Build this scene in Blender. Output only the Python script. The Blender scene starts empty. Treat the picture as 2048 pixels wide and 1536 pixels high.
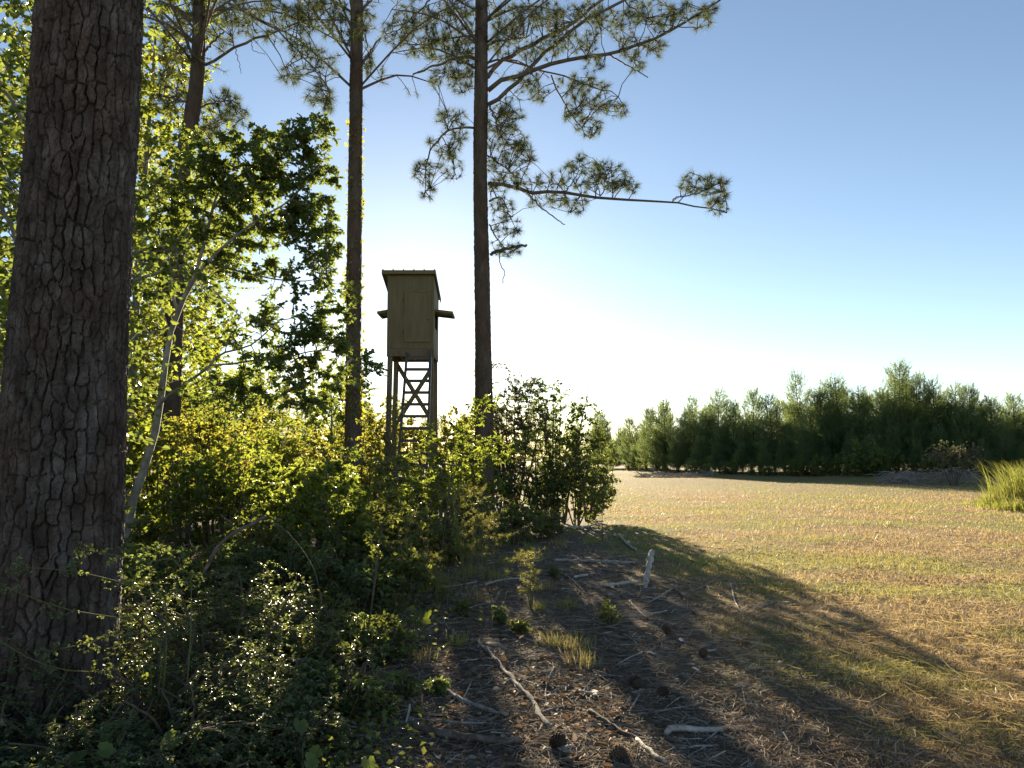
import bpy, math
import numpy as np
from mathutils import Vector

# ------------------------------------------------------------------ camera, sky, sun, exposure
SC = bpy.context.scene
COL = SC.collection
F = 1538.0; CX, CY = 1024.0, 768.0; H = 1.6
PITCH = math.atan((915 - CY) / F)
SUN_AZ, SUN_EL = math.radians(-7.2), math.radians(12.2)

cam = bpy.data.cameras.new('camera'); camo = bpy.data.objects.new('camera', cam); COL.objects.link(camo)
camo.location = (0, 0, H); camo.rotation_euler = (math.pi / 2 + PITCH, 0, 0)
cam.sensor_width = 36; cam.lens = 36 * F / 2048; cam.clip_start = 0.05; cam.clip_end = 6000
SC.camera = camo

W = bpy.data.worlds.new('World'); SC.world = W; W.use_nodes = True
nt = W.node_tree; nt.nodes.clear()
wo = nt.nodes.new('ShaderNodeOutputWorld'); wb = nt.nodes.new('ShaderNodeBackground'); ws = nt.nodes.new('ShaderNodeTexSky')
ws.sky_type = 'NISHITA'; ws.sun_disc = False
ws.sun_elevation = SUN_EL; ws.sun_rotation = SUN_AZ
ws.air_density = 0.78; ws.dust_density = 0.075; ws.ozone_density = 0.75; ws.altitude = 0
wb.inputs['Strength'].default_value = 0.05
nt.links.new(ws.outputs[0], wb.inputs[0]); nt.links.new(wb.outputs[0], wo.inputs[0])

S = Vector((math.sin(SUN_AZ) * math.cos(SUN_EL), math.cos(SUN_AZ) * math.cos(SUN_EL), math.sin(SUN_EL)))
sl = bpy.data.lights.new('sun', 'SUN'); slo = bpy.data.objects.new('sun', sl); COL.objects.link(slo)
sl.energy = 5.0; sl.angle = math.radians(0.55); sl.color = (1.0, 0.83, 0.57)
slo.rotation_euler = S.to_track_quat('Z', 'Y').to_euler(); slo.location = (-20, 150, 40)

SC.view_settings.view_transform = 'Standard'; SC.view_settings.look = 'None'
SC.view_settings.gamma = 1.0; SC.view_settings.use_curve_mapping = False
SC.view_settings.exposure = 1.95
cy = SC.cycles
cy.use_denoising = True
cy.max_bounces = 6; cy.diffuse_bounces = 4; cy.glossy_bounces = 2; cy.transmission_bounces = 4; cy.transparent_max_bounces = 8
cy.caustics_reflective = False; cy.caustics_refractive = False
cy.sample_clamp_indirect = 6

# ------------------------------------------------------------------ helpers
def at(px, py, Y):
    a = (px - CX) / F; b = (CY - py) / F
    d = np.array([a, math.cos(PITCH) - b * math.sin(PITCH), math.sin(PITCH) + b * math.cos(PITCH)])
    return np.array([0, 0, H]) + d * (Y / d[1])
def gxy(px, py):
    a = (px - CX) / F; b = (CY - py) / F
    d = np.array([a, math.cos(PITCH) - b * math.sin(PITCH), math.sin(PITCH) + b * math.cos(PITCH)])
    return np.array([0, 0, H]) + d * (H / -d[2])
def px2m(px, Y): return px * Y / F

def hsh(i, j, k, seed):
    h = (i.astype(np.int64) * 374761393 + j.astype(np.int64) * 668265263 + k.astype(np.int64) * 2147483647 + seed * 1274126177) & 0xffffffff
    h = ((h ^ (h >> 13)) * 1274126177) & 0xffffffff
    h = ((h ^ (h >> 16)) * 2246822519) & 0xffffffff
    return ((h ^ (h >> 15)) & 0xffffff) / float(0x1000000)
def vnoise(x, y, z=None, seed=0):
    x = np.asarray(x, float); y = np.asarray(y, float); z = np.zeros_like(x) if z is None else np.asarray(z, float)
    i, j, k = np.floor(x), np.floor(y), np.floor(z)
    fx, fy, fz = x - i, y - j, z - k
    fx, fy, fz = [t * t * (3 - 2 * t) for t in (fx, fy, fz)]
    r = 0
    for a in (0, 1):
        for b in (0, 1):
            for c in (0, 1):
                w = (fx if a else 1 - fx) * (fy if b else 1 - fy) * (fz if c else 1 - fz)
                r = r + w * hsh(i + a, j + b, k + c, seed)
    return r
def sstep(a, b, x):
    t = np.clip((x - a) / (b - a), 0, 1); return t * t * (3 - 2 * t)
def nrm(v): return v / (np.linalg.norm(v, axis=-1, keepdims=True) + 1e-9)

class MB:
    """collects vertices and faces of one mesh"""
    def __init__(s): s.V = []; s.F = []; s.n = 0; s.sm = []
    def add(s, V, faces, smooth=False):
        V = np.asarray(V, np.float32).reshape(-1, 3); s.V.append(V)
        for f in (faces if isinstance(faces, list) else [faces]):
            f = np.asarray(f, np.int32)
            if f.size: s.F.append(f + s.n); s.sm.append(np.full(len(f), smooth))
        s.n += len(V)
    def mesh(s, name, mat):
        me = bpy.data.meshes.new(name)
        V = np.concatenate(s.V); me.vertices.add(len(V)); me.vertices.foreach_set('co', V.ravel())
        lv = np.concatenate([f.ravel() for f in s.F]); sz = np.concatenate([np.full(len(f), f.shape[1], np.int32) for f in s.F])
        st = np.concatenate([[0], np.cumsum(sz)[:-1]]).astype(np.int32)
        me.loops.add(len(lv)); me.loops.foreach_set('vertex_index', lv)
        me.polygons.add(len(sz)); me.polygons.foreach_set('loop_start', st); me.polygons.foreach_set('loop_total', sz)
        me.polygons.foreach_set('use_smooth', np.concatenate(s.sm))
        me.materials.append(mat); me.update(calc_edges=True)
        return me
    def obj(s, name, mat, parent=None, loc=None):
        return link(name, s.mesh(name, mat), parent)
def link(name, data, parent=None):
    o = bpy.data.objects.new(name, data); COL.objects.link(o)
    if name in ('leaves', 'needles', 'twigs', 'blades', 'dead_branches'): o['kind'] = 'stuff'     # too small to pick apart
    if parent is not None: o.parent = parent
    return o
def tag(o, label=None, cat=None, group=None, kind=None):
    if label: o['label'] = label
    if cat: o['category'] = cat
    if group: o['group'] = group
    if kind: o['kind'] = kind
    return o
def thing(name, label, cat, loc=(0, 0, 0), group=None):
    o = link(name, None); o.location = [float(c) for c in loc]; o.empty_display_size = .2
    return tag(o, label, cat, group)
def under(root, child):
    """parent a mesh made in world coordinates under an Empty standing at its base"""
    child.parent = root; child.matrix_parent_inverse = __import__('mathutils').Matrix.Translation(-Vector(root.location))
    return child

BOXF = np.array([[0, 1, 3, 2], [4, 6, 7, 5], [0, 4, 5, 1], [2, 3, 7, 6], [0, 2, 6, 4], [1, 5, 7, 3]])
def box(mb, lo, hi):
    lo, hi = np.asarray(lo, float), np.asarray(hi, float)
    mb.add([[(lo, hi)[i][0], (lo, hi)[j][1], (lo, hi)[k][2]] for i in (0, 1) for j in (0, 1) for k in (0, 1)], BOXF)
def beam(mb, a, b, w, h, up=(0, 0, 1)):
    a, b = np.asarray(a, float), np.asarray(b, float); t = nrm(b - a)
    s = np.cross(t, up)
    if np.linalg.norm(s) < 1e-3: s = np.array([1., 0, 0])
    s = nrm(s); u = np.cross(s, t)
    mb.add([p + s * (i - .5) * w + u * (k - .5) * h for p in (a, b) for i in (0, 1) for k in (0, 1)], BOXF)

def tubes(mb, P, R, sides=4, smooth=True, cap=False):
    P = np.asarray(P, float); R = np.asarray(R, float); N, K, _ = P.shape
    T = nrm(np.gradient(P, axis=1)); m = nrm(T.mean(1))
    ref = np.where(np.abs(m[:, 2:3]) > .8, np.array([[1., 0, 0]]), np.array([[0, 0, 1.]]))[:, None, :]
    A = nrm(np.cross(T, np.broadcast_to(ref, T.shape))); B = np.cross(T, A)
    th = np.arange(sides) / sides * 2 * math.pi
    V = P[:, :, None, :] + R[:, :, None, None] * (np.cos(th)[None, None, :, None] * A[:, :, None, :] + np.sin(th)[None, None, :, None] * B[:, :, None, :])
    n, k, s = np.meshgrid(np.arange(N), np.arange(K - 1), np.arange(sides), indexing='ij')
    s2 = (s + 1) % sides; base = n * K * sides
    q = np.stack([base + k * sides + s, base + k * sides + s2, base + (k + 1) * sides + s2, base + (k + 1) * sides + s], -1).reshape(-1, 4)
    fs = [q]
    if cap:
        b0 = (np.arange(N) * K * sides)[:, None]
        fs += [b0 + np.arange(sides)[::-1][None], b0 + (K - 1) * sides + np.arange(sides)[None]]
    mb.add(V.reshape(-1, 3), fs, smooth)
def smoothpath(pts, n):
    pts = np.asarray(pts, float)
    d = np.concatenate([[0], np.cumsum(np.linalg.norm(np.diff(pts, axis=0), axis=1))]); t = np.linspace(0, d[-1], n)
    # Catmull-Rom
    out = []
    for x in t:
        i = min(max(np.searchsorted(d, x, 'right') - 1, 0), len(pts) - 2); u = (x - d[i]) / (d[i + 1] - d[i] + 1e-9)
        p0, p1, p2, p3 = pts[max(i - 1, 0)], pts[i], pts[i + 1], pts[min(i + 2, len(pts) - 1)]
        out.append(.5 * ((2 * p1) + (-p0 + p2) * u + (2 * p0 - 5 * p1 + 4 * p2 - p3) * u * u + (-p0 + 3 * p1 - 3 * p2 + p3) * u ** 3))
    return np.array(out)
def tube1(mb, pts, r0, r1, n=12, sides=6, rough=0, rng=None):
    P = smoothpath(pts, n)
    if rough and rng is not None: P[1:-1] += rng.normal(0, rough, P[1:-1].shape)
    tubes(mb, P[None], np.linspace(r0, r1, n)[None], sides, cap=True)
    return P

# leaf templates: x along, y across, z up; faces
LEAF = {
 'dia': (np.array([[0, 0, 0], [.5, .5, .1], [1, 0, -.06], [.5, -.5, .1]]), np.array([[0, 2, 1], [0, 3, 2]])),
 'oval': (np.array([[0, 0, 0], [.3, .46, .1], [.7, .40, .06], [1, 0, -.1], [.7, -.40, .06], [.3, -.46, .1]]), np.array([[0, 3, 2], [0, 2, 1], [0, 4, 3], [0, 5, 4]])),
 'oak': (np.array([[0, 0, 0], [.38, .52, .1], [.5, .2, .04], [.8, .46, .06], [1, 0, -.1], [.8, -.46, .06], [.5, -.2, .04], [.38, -.52, .1]]), np.array([[0, 2, 1], [2, 4, 3], [0, 4, 2], [0, 6, 4], [6, 5, 4], [0, 7, 6]])),
 'star': (np.array([[.35, 0, 0]] + [[.35 + r * math.cos(a), r * math.sin(a), .1 * r] for a, r in [(math.radians(d), q) for d, q in ((180, .35), (145, .28), (115, .6), (88, .25), (60, .68), (32, .27), (0, .7), (-32, .27), (-60, .68), (-88, .25), (-115, .6), (-145, .28))]]),
          np.array([[0, 1 + (i + 1) % 12, 1 + i] for i in range(12)])),
 'heart': (np.array([[.25, 0, 0]] + [[.25 + r * math.cos(a), r * math.sin(a), .14 * r] for a, r in [(math.radians(d), q) for d, q in ((180, .12), (150, .38), (120, .5), (100, .44), (80, .53), (62, .46), (42, .58), (22, .55), (0, .78), (-22, .55), (-42, .58), (-62, .46), (-80, .53), (-100, .44), (-120, .5), (-150, .38))]]),
          np.array([[0, 1 + (i + 1) % 16, 1 + i] for i in range(16)])),
 'blade': (np.array([[0, .5, 0], [0, -.5, 0], [.55, -.4, .06], [.55, .4, .06], [1, 0, -.05]]), np.array([[0, 1, 2], [0, 2, 3], [3, 2, 4]])),
 'needle': (np.array([[0, .5, 0], [0, -.5, 0], [1, 0, 0]]), np.array([[0, 1, 2]])),
}
def leaves(mb, pos, dr, up, length, width, tpl):
    """length (n,), width = ratio across/along"""
    T, Fc = LEAF[tpl]; n = len(pos)
    dr = nrm(dr); side = nrm(np.cross(up, dr)); up = np.cross(dr, side)
    L = np.broadcast_to(np.asarray(length, float), (n,))[:, None, None]
    V = pos[:, None, :] + L * (T[None, :, 0:1] * dr[:, None] + T[None, :, 1:2] * width * side[:, None] + T[None, :, 2:3] * up[:, None])
    k = len(T)
    mb.add(V.reshape(-1, 3), (np.arange(n)[:, None, None] * k + Fc[None]).reshape(-1, Fc.shape[1]))

def connect(rng, nodes, ends, K=5, sag=0.08, frac=7):
    """grow twigs from a skeleton (nodes) to the ends: every 7th end first gets a branch, the rest hang on those"""
    n1 = max(1, len(ends) // frac); order = rng.permutation(len(ends)); res = []
    nodes = np.asarray(nodes, float)
    for lvl, idx in ((0, order[:n1]), (1, order[n1:])):
        if len(idx) == 0: continue
        E = ends[idx]
        best = np.empty(len(E), int)
        for s in range(0, len(E), 512):
            D = E[s:s + 512, None, :] - nodes[None]
            d = np.linalg.norm(D, axis=2) + .25 * np.maximum(0, -D[:, :, 2])
            best[s:s + 512] = d.argmin(1)
        A = nodes[best]; L = np.linalg.norm(E - A, axis=1)[:, None]
        mid = (A + E) / 2 + rng.normal(0, .12, E.shape) * L + np.array([0, 0, 1]) * L * sag
        t = np.linspace(0, 1, K)[None, :, None]
        P = (1 - t) ** 2 * A[:, None] + 2 * t * (1 - t) * mid[:, None] + t * t * E[:, None]
        res.append((P, lvl, L[:, 0]))
        if lvl == 0: nodes = np.concatenate([nodes, P[:, 1:].reshape(-1, 3)])
    return res
def blob(rng, c, r, n, hollow=.35):
    d = nrm(rng.normal(size=(n, 3))); q = (hollow + (1 - hollow) * rng.random((n, 1))) ** .6
    return np.asarray(c) + d * q * np.asarray(r)
def along(rng, P, n, t0=.35):
    """n spots on each polyline with direction"""
    N, K, _ = P.shape; t = (t0 + (1 - t0) * rng.random((N, n))) * (K - 1); t[:, 0] = K - 1.001
    i = np.minimum(t.astype(int), K - 2); u = (t - i)[..., None]
    a = P[np.arange(N)[:, None], i]; b = P[np.arange(N)[:, None], i + 1]
    return (a + (b - a) * u).reshape(-1, 3), nrm(b - a).reshape(-1, 3)
def put_leaves(rng, mb, P, per, size, width, tpl, flat=.8, t0=.3, droop=.15, spread=.9):
    p, d = along(rng, P, per, t0); n = len(p)
    dr = d * .55 + nrm(rng.normal(size=(n, 3))) * spread; dr[:, 2] = dr[:, 2] * (.3 if flat < .5 else .65) - droop
    up = np.array([0, 0, 1.]) + rng.normal(0, flat, (n, 3))
    leaves(mb, p, dr, up, size * (.65 + .6 * rng.random(n)), width, tpl)
def put_needles(rng, mb, P, per, length, wid, t0=.7, fwd=.75):  # wid in metres
    p, d = along(rng, P, per, t0); n = len(p)
    dr = d * fwd + nrm(rng.normal(size=(n, 3)))
    leaves(mb, p, dr, rng.normal(size=(n, 3)), length * (.75 + .4 * rng.random(n)), wid / length, 'needle')

# ------------------------------------------------------------------ materials
def newmat(name):
    m = bpy.data.materials.new(name); m.use_nodes = True; n = m.node_tree; n.nodes.clear()
    return m, n, n.nodes.new('ShaderNodeOutputMaterial')
def ramp(n, stops):
    r = n.nodes.new('ShaderNodeValToRGB'); e = r.color_ramp.elements
    while len(e) < len(stops): e.new(.5)
    for i, (p, c) in enumerate(stops): e[i].position = p; e[i].color = (*c, 1)
    return r
def noise(n, scale, detail=4, rough=.6, vec=None):
    t = n.nodes.new('ShaderNodeTexNoise'); t.inputs['Scale'].default_value = scale; t.inputs['Detail'].default_value = detail; t.inputs['Roughness'].default_value = rough
    if vec is not None: n.links.new(vec, t.inputs['Vector'])
    return t
def mix(n, fac, a, b, blend='MIX'):
    m = n.nodes.new('ShaderNodeMix'); m.data_type = 'RGBA'; m.blend_type = blend
    for key, v in (('Factor', fac), ('A', a), ('B', b)):
        s = [i for i in m.inputs if i.name == key and i.enabled and i.type == ('VALUE' if key == 'Factor' else 'RGBA')][0]
        if isinstance(v, bpy.types.NodeSocket): n.links.new(v, s)
        else: s.default_value = v if key == 'Factor' else (*v, 1)
    return [o for o in m.outputs if o.type == 'RGBA'][0]
def leafmat(name, stops, trans, tw=.45, rough=.42, spec=.5, patch=None):
    m, n, o = newmat(name)
    g = n.nodes.new('ShaderNodeNewGeometry'); r = ramp(n, stops); n.links.new(g.outputs['Random Per Island'], r.inputs[0])
    col = r.outputs[0]
    if patch:
        vm = n.nodes.new('ShaderNodeVectorMath'); vm.operation = 'MULTIPLY'; vm.inputs[1].default_value = (.45, 1.1, 1); n.links.new(g.outputs['Position'], vm.inputs[0]); nz = noise(n, patch[0], 4, .62, vm.outputs[0]); rr = ramp(n, [(.45, (0, 0, 0)), (.54, (1, 1, 1))]); n.links.new(nz.outputs[0], rr.inputs[0])
        col = mix(n, rr.outputs[0], col, mix(n, .93, col, patch[1]))
    p = n.nodes.new('ShaderNodeBsdfPrincipled'); p.inputs['Roughness'].default_value = rough; p.inputs['Specular IOR Level'].default_value = spec
    n.links.new(col, p.inputs['Base Color'])
    t = n.nodes.new('ShaderNodeBsdfTranslucent')
    n.links.new(mix(n, .6, col, trans), t.inputs['Color'])
    x = n.nodes.new('ShaderNodeMixShader'); x.inputs[0].default_value = tw
    n.links.new(p.outputs[0], x.inputs[1]); n.links.new(t.outputs[0], x.inputs[2]); n.links.new(x.outputs[0], o.inputs[0])
    return m
def surfmat(name, stops, scale=6, stretch=(1, 1, 1), rough=.9, bump=.3, bscale=40, spec=.25, island=0.0, dist=.01):
    m, n, o = newmat(name)
    tc = n.nodes.new('ShaderNodeTexCoord'); mp = n.nodes.new('ShaderNodeMapping'); mp.inputs['Scale'].default_value = stretch
    n.links.new(tc.outputs['Object'], mp.inputs[0])
    a = noise(n, scale, 6, .65, mp.outputs[0]); r = ramp(n, stops); n.links.new(a.outputs[0], r.inputs[0])
    p = n.nodes.new('ShaderNodeBsdfPrincipled'); p.inputs['Roughness'].default_value = rough; p.inputs['Specular IOR Level'].default_value = spec
    col = r.outputs[0]
    if name.startswith('bark'):
        pn = noise(n, 2.2, 4, .65, mp.outputs[0]); pr = ramp(n, [(.36, (.90, .74, .66)), (.52, (.78, .74, .72)), (.66, (.98, .98, 1.0))]); n.links.new(pn.outputs[0], pr.inputs[0]); col = mix(n, 1.0, col, pr.outputs[0], 'MULTIPLY')
    if island:
        oi = n.nodes.new('ShaderNodeObjectInfo'); rr = ramp(n, [(0, (1 - island,) * 3), (1, (1 + island,) * 3)]); n.links.new(oi.outputs['Random'], rr.inputs[0])
        col = mix(n, 1.0, col, rr.outputs[0], 'MULTIPLY')
    n.links.new(col, p.inputs['Base Color'])
    if bump:
        b = noise(n, bscale, 4, .7, mp.outputs[0]); bp = n.nodes.new('ShaderNodeBump'); bp.inputs['Strength'].default_value = bump; bp.inputs['Distance'].default_value = dist
        n.links.new(b.outputs[0], bp.inputs['Height']); n.links.new(bp.outputs[0], p.inputs['Normal'])
    n.links.new(p.outputs[0], o.inputs[0])
    return m

M = {}
M['bark_near'] = surfmat('bark_near', [(.3, (.045, .034, .028)), (.46, (.085, .068, .059)), (.6, (.14, .118, .108)), (.75, (.25, .225, .21))], 11, (1, 1, .5), bump=.9, bscale=90, dist=.008)
M['bark'] = surfmat('bark', [(.3, (.075, .056, .044)), (.55, (.125, .098, .08)), (.75, (.19, .155, .13))], 6, (1, 1, .4), bump=.7, bscale=22, dist=.02)
M['branch'] = surfmat('branch', [(.3, (.09, .07, .06)), (.7, (.19, .16, .14))], 12, bump=.4)
M['grey_bark'] = surfmat('grey_bark', [(.3, (.13, .12, .10)), (.5, (.22, .21, .18)), (.7, (.36, .35, .31))], 9, (1, 1, .8), bump=.4, bscale=40)
M['stem'] = surfmat('stem', [(.3, (.07, .055, .04)), (.7, (.15, .12, .085))], 20, bump=0)
M['stem_green'] = surfmat('stem_green', [(.3, (.10, .11, .04)), (.7, (.18, .17, .07))], 20, bump=0)
M['olive'] = surfmat('olive', [(.35, (.135, .117, .067)), (.55, (.165, .143, .084)), (.75, (.195, .172, .105))], 3, (4, 4, .5), rough=.75, bump=.25, bscale=12)
M['olive_trim'] = surfmat('olive_trim', [(.35, (.15, .13, .058)), (.75, (.20, .18, .09))], 5, (4, 4, .5), rough=.75, bump=.2)
M['lumber'] = surfmat('lumber', [(.3, (.11, .09, .06)), (.55, (.17, .14, .095)), (.75, (.24, .20, .14))], 5, (5, 5, .6), rough=.85, bump=.3)
M['floorboard'] = surfmat('floorboard', [(.3, (.30, .19, .11)), (.7, (.45, .31, .20))], 5, rough=.85)
M['dark_metal'] = surfmat('dark_metal', [(.3, (.035, .033, .03)), (.7, (.07, .062, .05))], 9, rough=.5, bump=.1, spec=.5)
M['roof_metal'] = surfmat('roof_metal', [(.3, (.14, .13, .09)), (.7, (.22, .20, .14))], 3, rough=.5, bump=.1, spec=.5)
M['dark_inside'] = surfmat('dark_inside', [(.3, (.02, .02, .016)), (.7, (.035, .033, .026))], 4, bump=0)
M['knob'] = surfmat('knob', [(.3, (.18, .16, .10)), (.7, (.25, .22, .14))], 4, rough=.35, spec=.6, bump=0)
M['stick_grey'] = surfmat('stick_grey', [(.3, (.15, .125, .105)), (.5, (.28, .245, .215)), (.7, (.42, .385, .35))], 14, bump=.6, bscale=50, island=.25)
M['stick_brown'] = surfmat('stick_brown', [(.3, (.07, .05, .04)), (.5, (.13, .10, .08)), (.7, (.24, .20, .17))], 16, bump=.6, bscale=50, island=.25)
M['stick_pale'] = surfmat('stick_pale', [(.30, (.12, .10, .085)), (.46, (.36, .33, .295)), (.7, (.56, .53, .49))], 9, bump=.5, bscale=40)
M['cone'] = surfmat('cone', [(.3, (.05, .035, .025)), (.7, (.13, .095, .07))], 60, bump=0)

M['needle_pine'] = leafmat('needle_pine', [(0, (.026, .042, .018)), (.6, (.05, .075, .03)), (.95, (.085, .10, .036)), (1, (.2, .13, .05))], (.17, .20, .05), .32, .65, .15)
M['needle_young'] = leafmat('needle_young', [(0, (.07, .115, .055)), (.6, (.11, .17, .078)), (1, (.18, .22, .095))], (.34, .42, .11), .45, .65, .2)
M['leaf_oak'] = leafmat('leaf_oak', [(0, (.042, .066, .024)), (.6, (.075, .112, .038)), (1, (.12, .15, .046))], (.38, .46, .06), .45, .36)
M['leaf_gum'] = leafmat('leaf_gum', [(0, (.06, .09, .022)), (.5, (.11, .145, .03)), (.95, (.16, .18, .035)), (1, (.24, .18, .04))], (.48, .56, .06), .58, .42)
M['leaf_yellow'] = leafmat('leaf_yellow', [(0, (.075, .095, .022)), (.5, (.13, .15, .03)), (1, (.21, .19, .045))], (.56, .54, .06), .58, .42)
M['leaf_dark'] = leafmat('leaf_dark', [(0, (.05, .078, .035)), (.7, (.085, .122, .048)), (1, (.13, .155, .056))], (.36, .44, .08), .45, .38)
M['leaf_privet'] = leafmat('leaf_privet', [(0, (.045, .07, .03)), (.6, (.075, .112, .042)), (.96, (.12, .15, .045)), (1, (.30, .21, .05))], (.36, .42, .07), .4, .44, 1.0)
M['leaf_mix'] = leafmat('leaf_mix', [(0, (.042, .066, .027)), (.45, (.075, .108, .036)), (.85, (.12, .145, .042)), (.95, (.20, .17, .045)), (1, (.30, .15, .045))], (.42, .46, .06), .45, .36)
M['leaf_purple'] = leafmat('leaf_purple', [(0, (.05, .058, .04)), (.6, (.085, .09, .056)), (1, (.13, .11, .07))], (.28, .28, .09), .4, .5)
M['leaf_bright'] = leafmat('leaf_bright', [(0, (.05, .085, .022)), (1, (.10, .14, .035))], (.42, .50, .05), .5, .4)
M['fennel'] = leafmat('fennel', [(0, (0.108, 0.132, 0.042)), (1, (0.228, 0.228, 0.072))], (0.504, 0.456, 0.096), .45, .5)
M['grass_green'] = leafmat('grass_green', [(0, (.09, .12, .03)), (.55, (.15, .18, .045)), (.8, (.26, .24, .09)), (1, (.44, .36, .2))], (.46, .48, .08), .45, .5)
M['grass_field'] = leafmat('grass_field', [(0, (.17, .10, .052)), (.45, (.32, .215, .115)), (.8, (.42, .31, .175)), (1, (.56, .48, .34))], (.55, .42, .17), .45, .55, .35, patch=(.42, (.20, .265, .038)))
M['straw'] = leafmat('straw', [(0, (.085, .064, .047)), (.5, (.19, .148, .108)), (.85, (.31, .25, .19)), (1, (.46, .40, .33))], (.25, .18, .11), .15, .85, .15)
M['deadleaf'] = leafmat('deadleaf', [(0, (.08, .05, .034)), (.5, (.16, .105, .068)), (.85, (.26, .19, .13)), (1, (.42, .37, .31))], (.3, .18, .08), .25, .75, .25)
M['weed'] = leafmat('weed', [(0, (0.049, 0.084, 0.0252)), (.6, (0.091, 0.133, 0.0392)), (1, (0.196, 0.21, 0.056))], (0.392, 0.448, 0.07), .4, .5)

# ground: brown pine-straw floor under the trees, tan and green mown field beyond
def ground_mat():
    m, n, o = newmat('ground')
    g = n.nodes.new('ShaderNodeNewGeometry'); pos = g.outputs['Position']
    f = noise(n, 9, 8, .75, pos); lit = ramp(n, [(.3, (.07, .053, .04)), (.5, (.145, .112, .083)), (.7, (.25, .205, .155))]); n.links.new(f.outputs[0], lit.inputs[0])
    f2 = noise(n, 7, 8, .75, pos); fl = ramp(n, [(.3, (.11, .072, .04)), (.5, (.21, .145, .08)), (.7, (.31, .225, .125))]); n.links.new(f2.outputs[0], fl.inputs[0])
    vm = n.nodes.new('ShaderNodeVectorMath'); vm.operation = 'MULTIPLY'; vm.inputs[1].default_value = (.45, 1.1, 1); n.links.new(pos, vm.inputs[0]); f3 = noise(n, .42, 4, .62, vm.outputs[0]); gr = ramp(n, [(.45, (0, 0, 0)), (.54, (1, 1, 1))]); n.links.new(f3.outputs[0], gr.inputs[0])
    fld = mix(n, gr.outputs[0], fl.outputs[0], mix(n, .6, fl.outputs[0], (.15, .18, .035)))
    sx = n.nodes.new('ShaderNodeSeparateXYZ'); n.links.new(pos, sx.inputs[0])
    wob = noise(n, .9, 4, .6, pos)
    ma = n.nodes.new('ShaderNodeMath'); ma.operation = 'MULTIPLY_ADD'; n.links.new(wob.outputs[0], ma.inputs[0]); ma.inputs[1].default_value = 2.4; n.links.new(sx.outputs[0], ma.inputs[2])
    mr = n.nodes.new('ShaderNodeMapRange'); mr.interpolation_type = 'SMOOTHSTEP'; n.links.new(ma.outputs[0], mr.inputs[0]); mr.inputs[1].default_value = 2.3; mr.inputs[2].default_value = 3.6
    col = mix(n, mr.outputs[0], lit.outputs[0], fld)
    p = n.nodes.new('ShaderNodeBsdfPrincipled'); p.inputs['Roughness'].default_value = .95; p.inputs['Specular IOR Level'].default_value = .15
    n.links.new(col, p.inputs['Base Color'])
    b = noise(n, 28, 6, .75, pos); bp = n.nodes.new('ShaderNodeBump'); bp.inputs['Strength'].default_value = .9; bp.inputs['Distance'].default_value = .03
    n.links.new(b.outputs[0], bp.inputs['Height']); n.links.new(bp.outputs[0], p.inputs['Normal'])
    n.links.new(p.outputs[0], o.inputs[0])
    return m
M['ground'] = ground_mat()

# ------------------------------------------------------------------ the ground
TLP = [-3000, 1000, 1150, 1190, 1235, 1300, 1400, 1600, 1750, 1900, 2150, 6000]
TLY = [135, 135, 128, 112, 92, 74, 64, 57, 52, 49, 45, 40]
def tline(px): return np.interp(px, TLP, TLY)
def gz(x, y):
    x = np.asarray(x, float); y = np.asarray(y, float)
    near = 1 - sstep(20, 45, np.hypot(x, y))
    z = near * .05 * (vnoise(x * .8, y * .8, seed=3) - .5) + .035 * (vnoise(x * 3, y * 3, seed=4) - .5) * (1 - sstep(7, 12, np.hypot(x, y)))
    z = z + .25 * (vnoise(x * .09, y * .09, seed=9) - .5) * sstep(12, 40, y)
    yy = np.maximum(y, 1.); t = tline(np.where(y > 1, x / yy * F + CX, 1000)); p = np.where(y > 1, x / yy * F + CX, 0)
    bank = sstep(-5, -.5, yy - t) * (.25 + .3 * sstep(1500, 1850, p)) * sstep(1180, 1300, p)
    return z + bank
ys = np.concatenate([np.linspace(-40, 2.5, 12)[:-1], np.arange(2.5, 16, .18), np.arange(16, 40, .5), np.arange(40, 140, 2.), np.geomspace(140, 3000, 18)])
xs = np.concatenate([-np.geomspace(9, 2500, 30)[::-1], np.arange(-8.9, 9, .18), np.geomspace(9, 2500, 50)])
GX, GY = np.meshgrid(xs, ys); GZ = gz(GX, GY)
mb = MB(); nx = len(xs)
i, j = np.meshgrid(np.arange(len(ys) - 1), np.arange(nx - 1), indexing='ij'); b = (i * nx + j).ravel()
mb.add(np.stack([GX, GY, GZ], -1).reshape(-1, 3), np.stack([b, b + 1, b + nx + 1, b + nx], 1), True)
tag(mb.obj('ground', M['ground']), 'brown pine straw floor running out into a tan mown field', kind='structure')
def gp(px, Y):
    x = (px - CX) / F * Y; return np.array([x, Y, float(gz(x, Y))])

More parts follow.
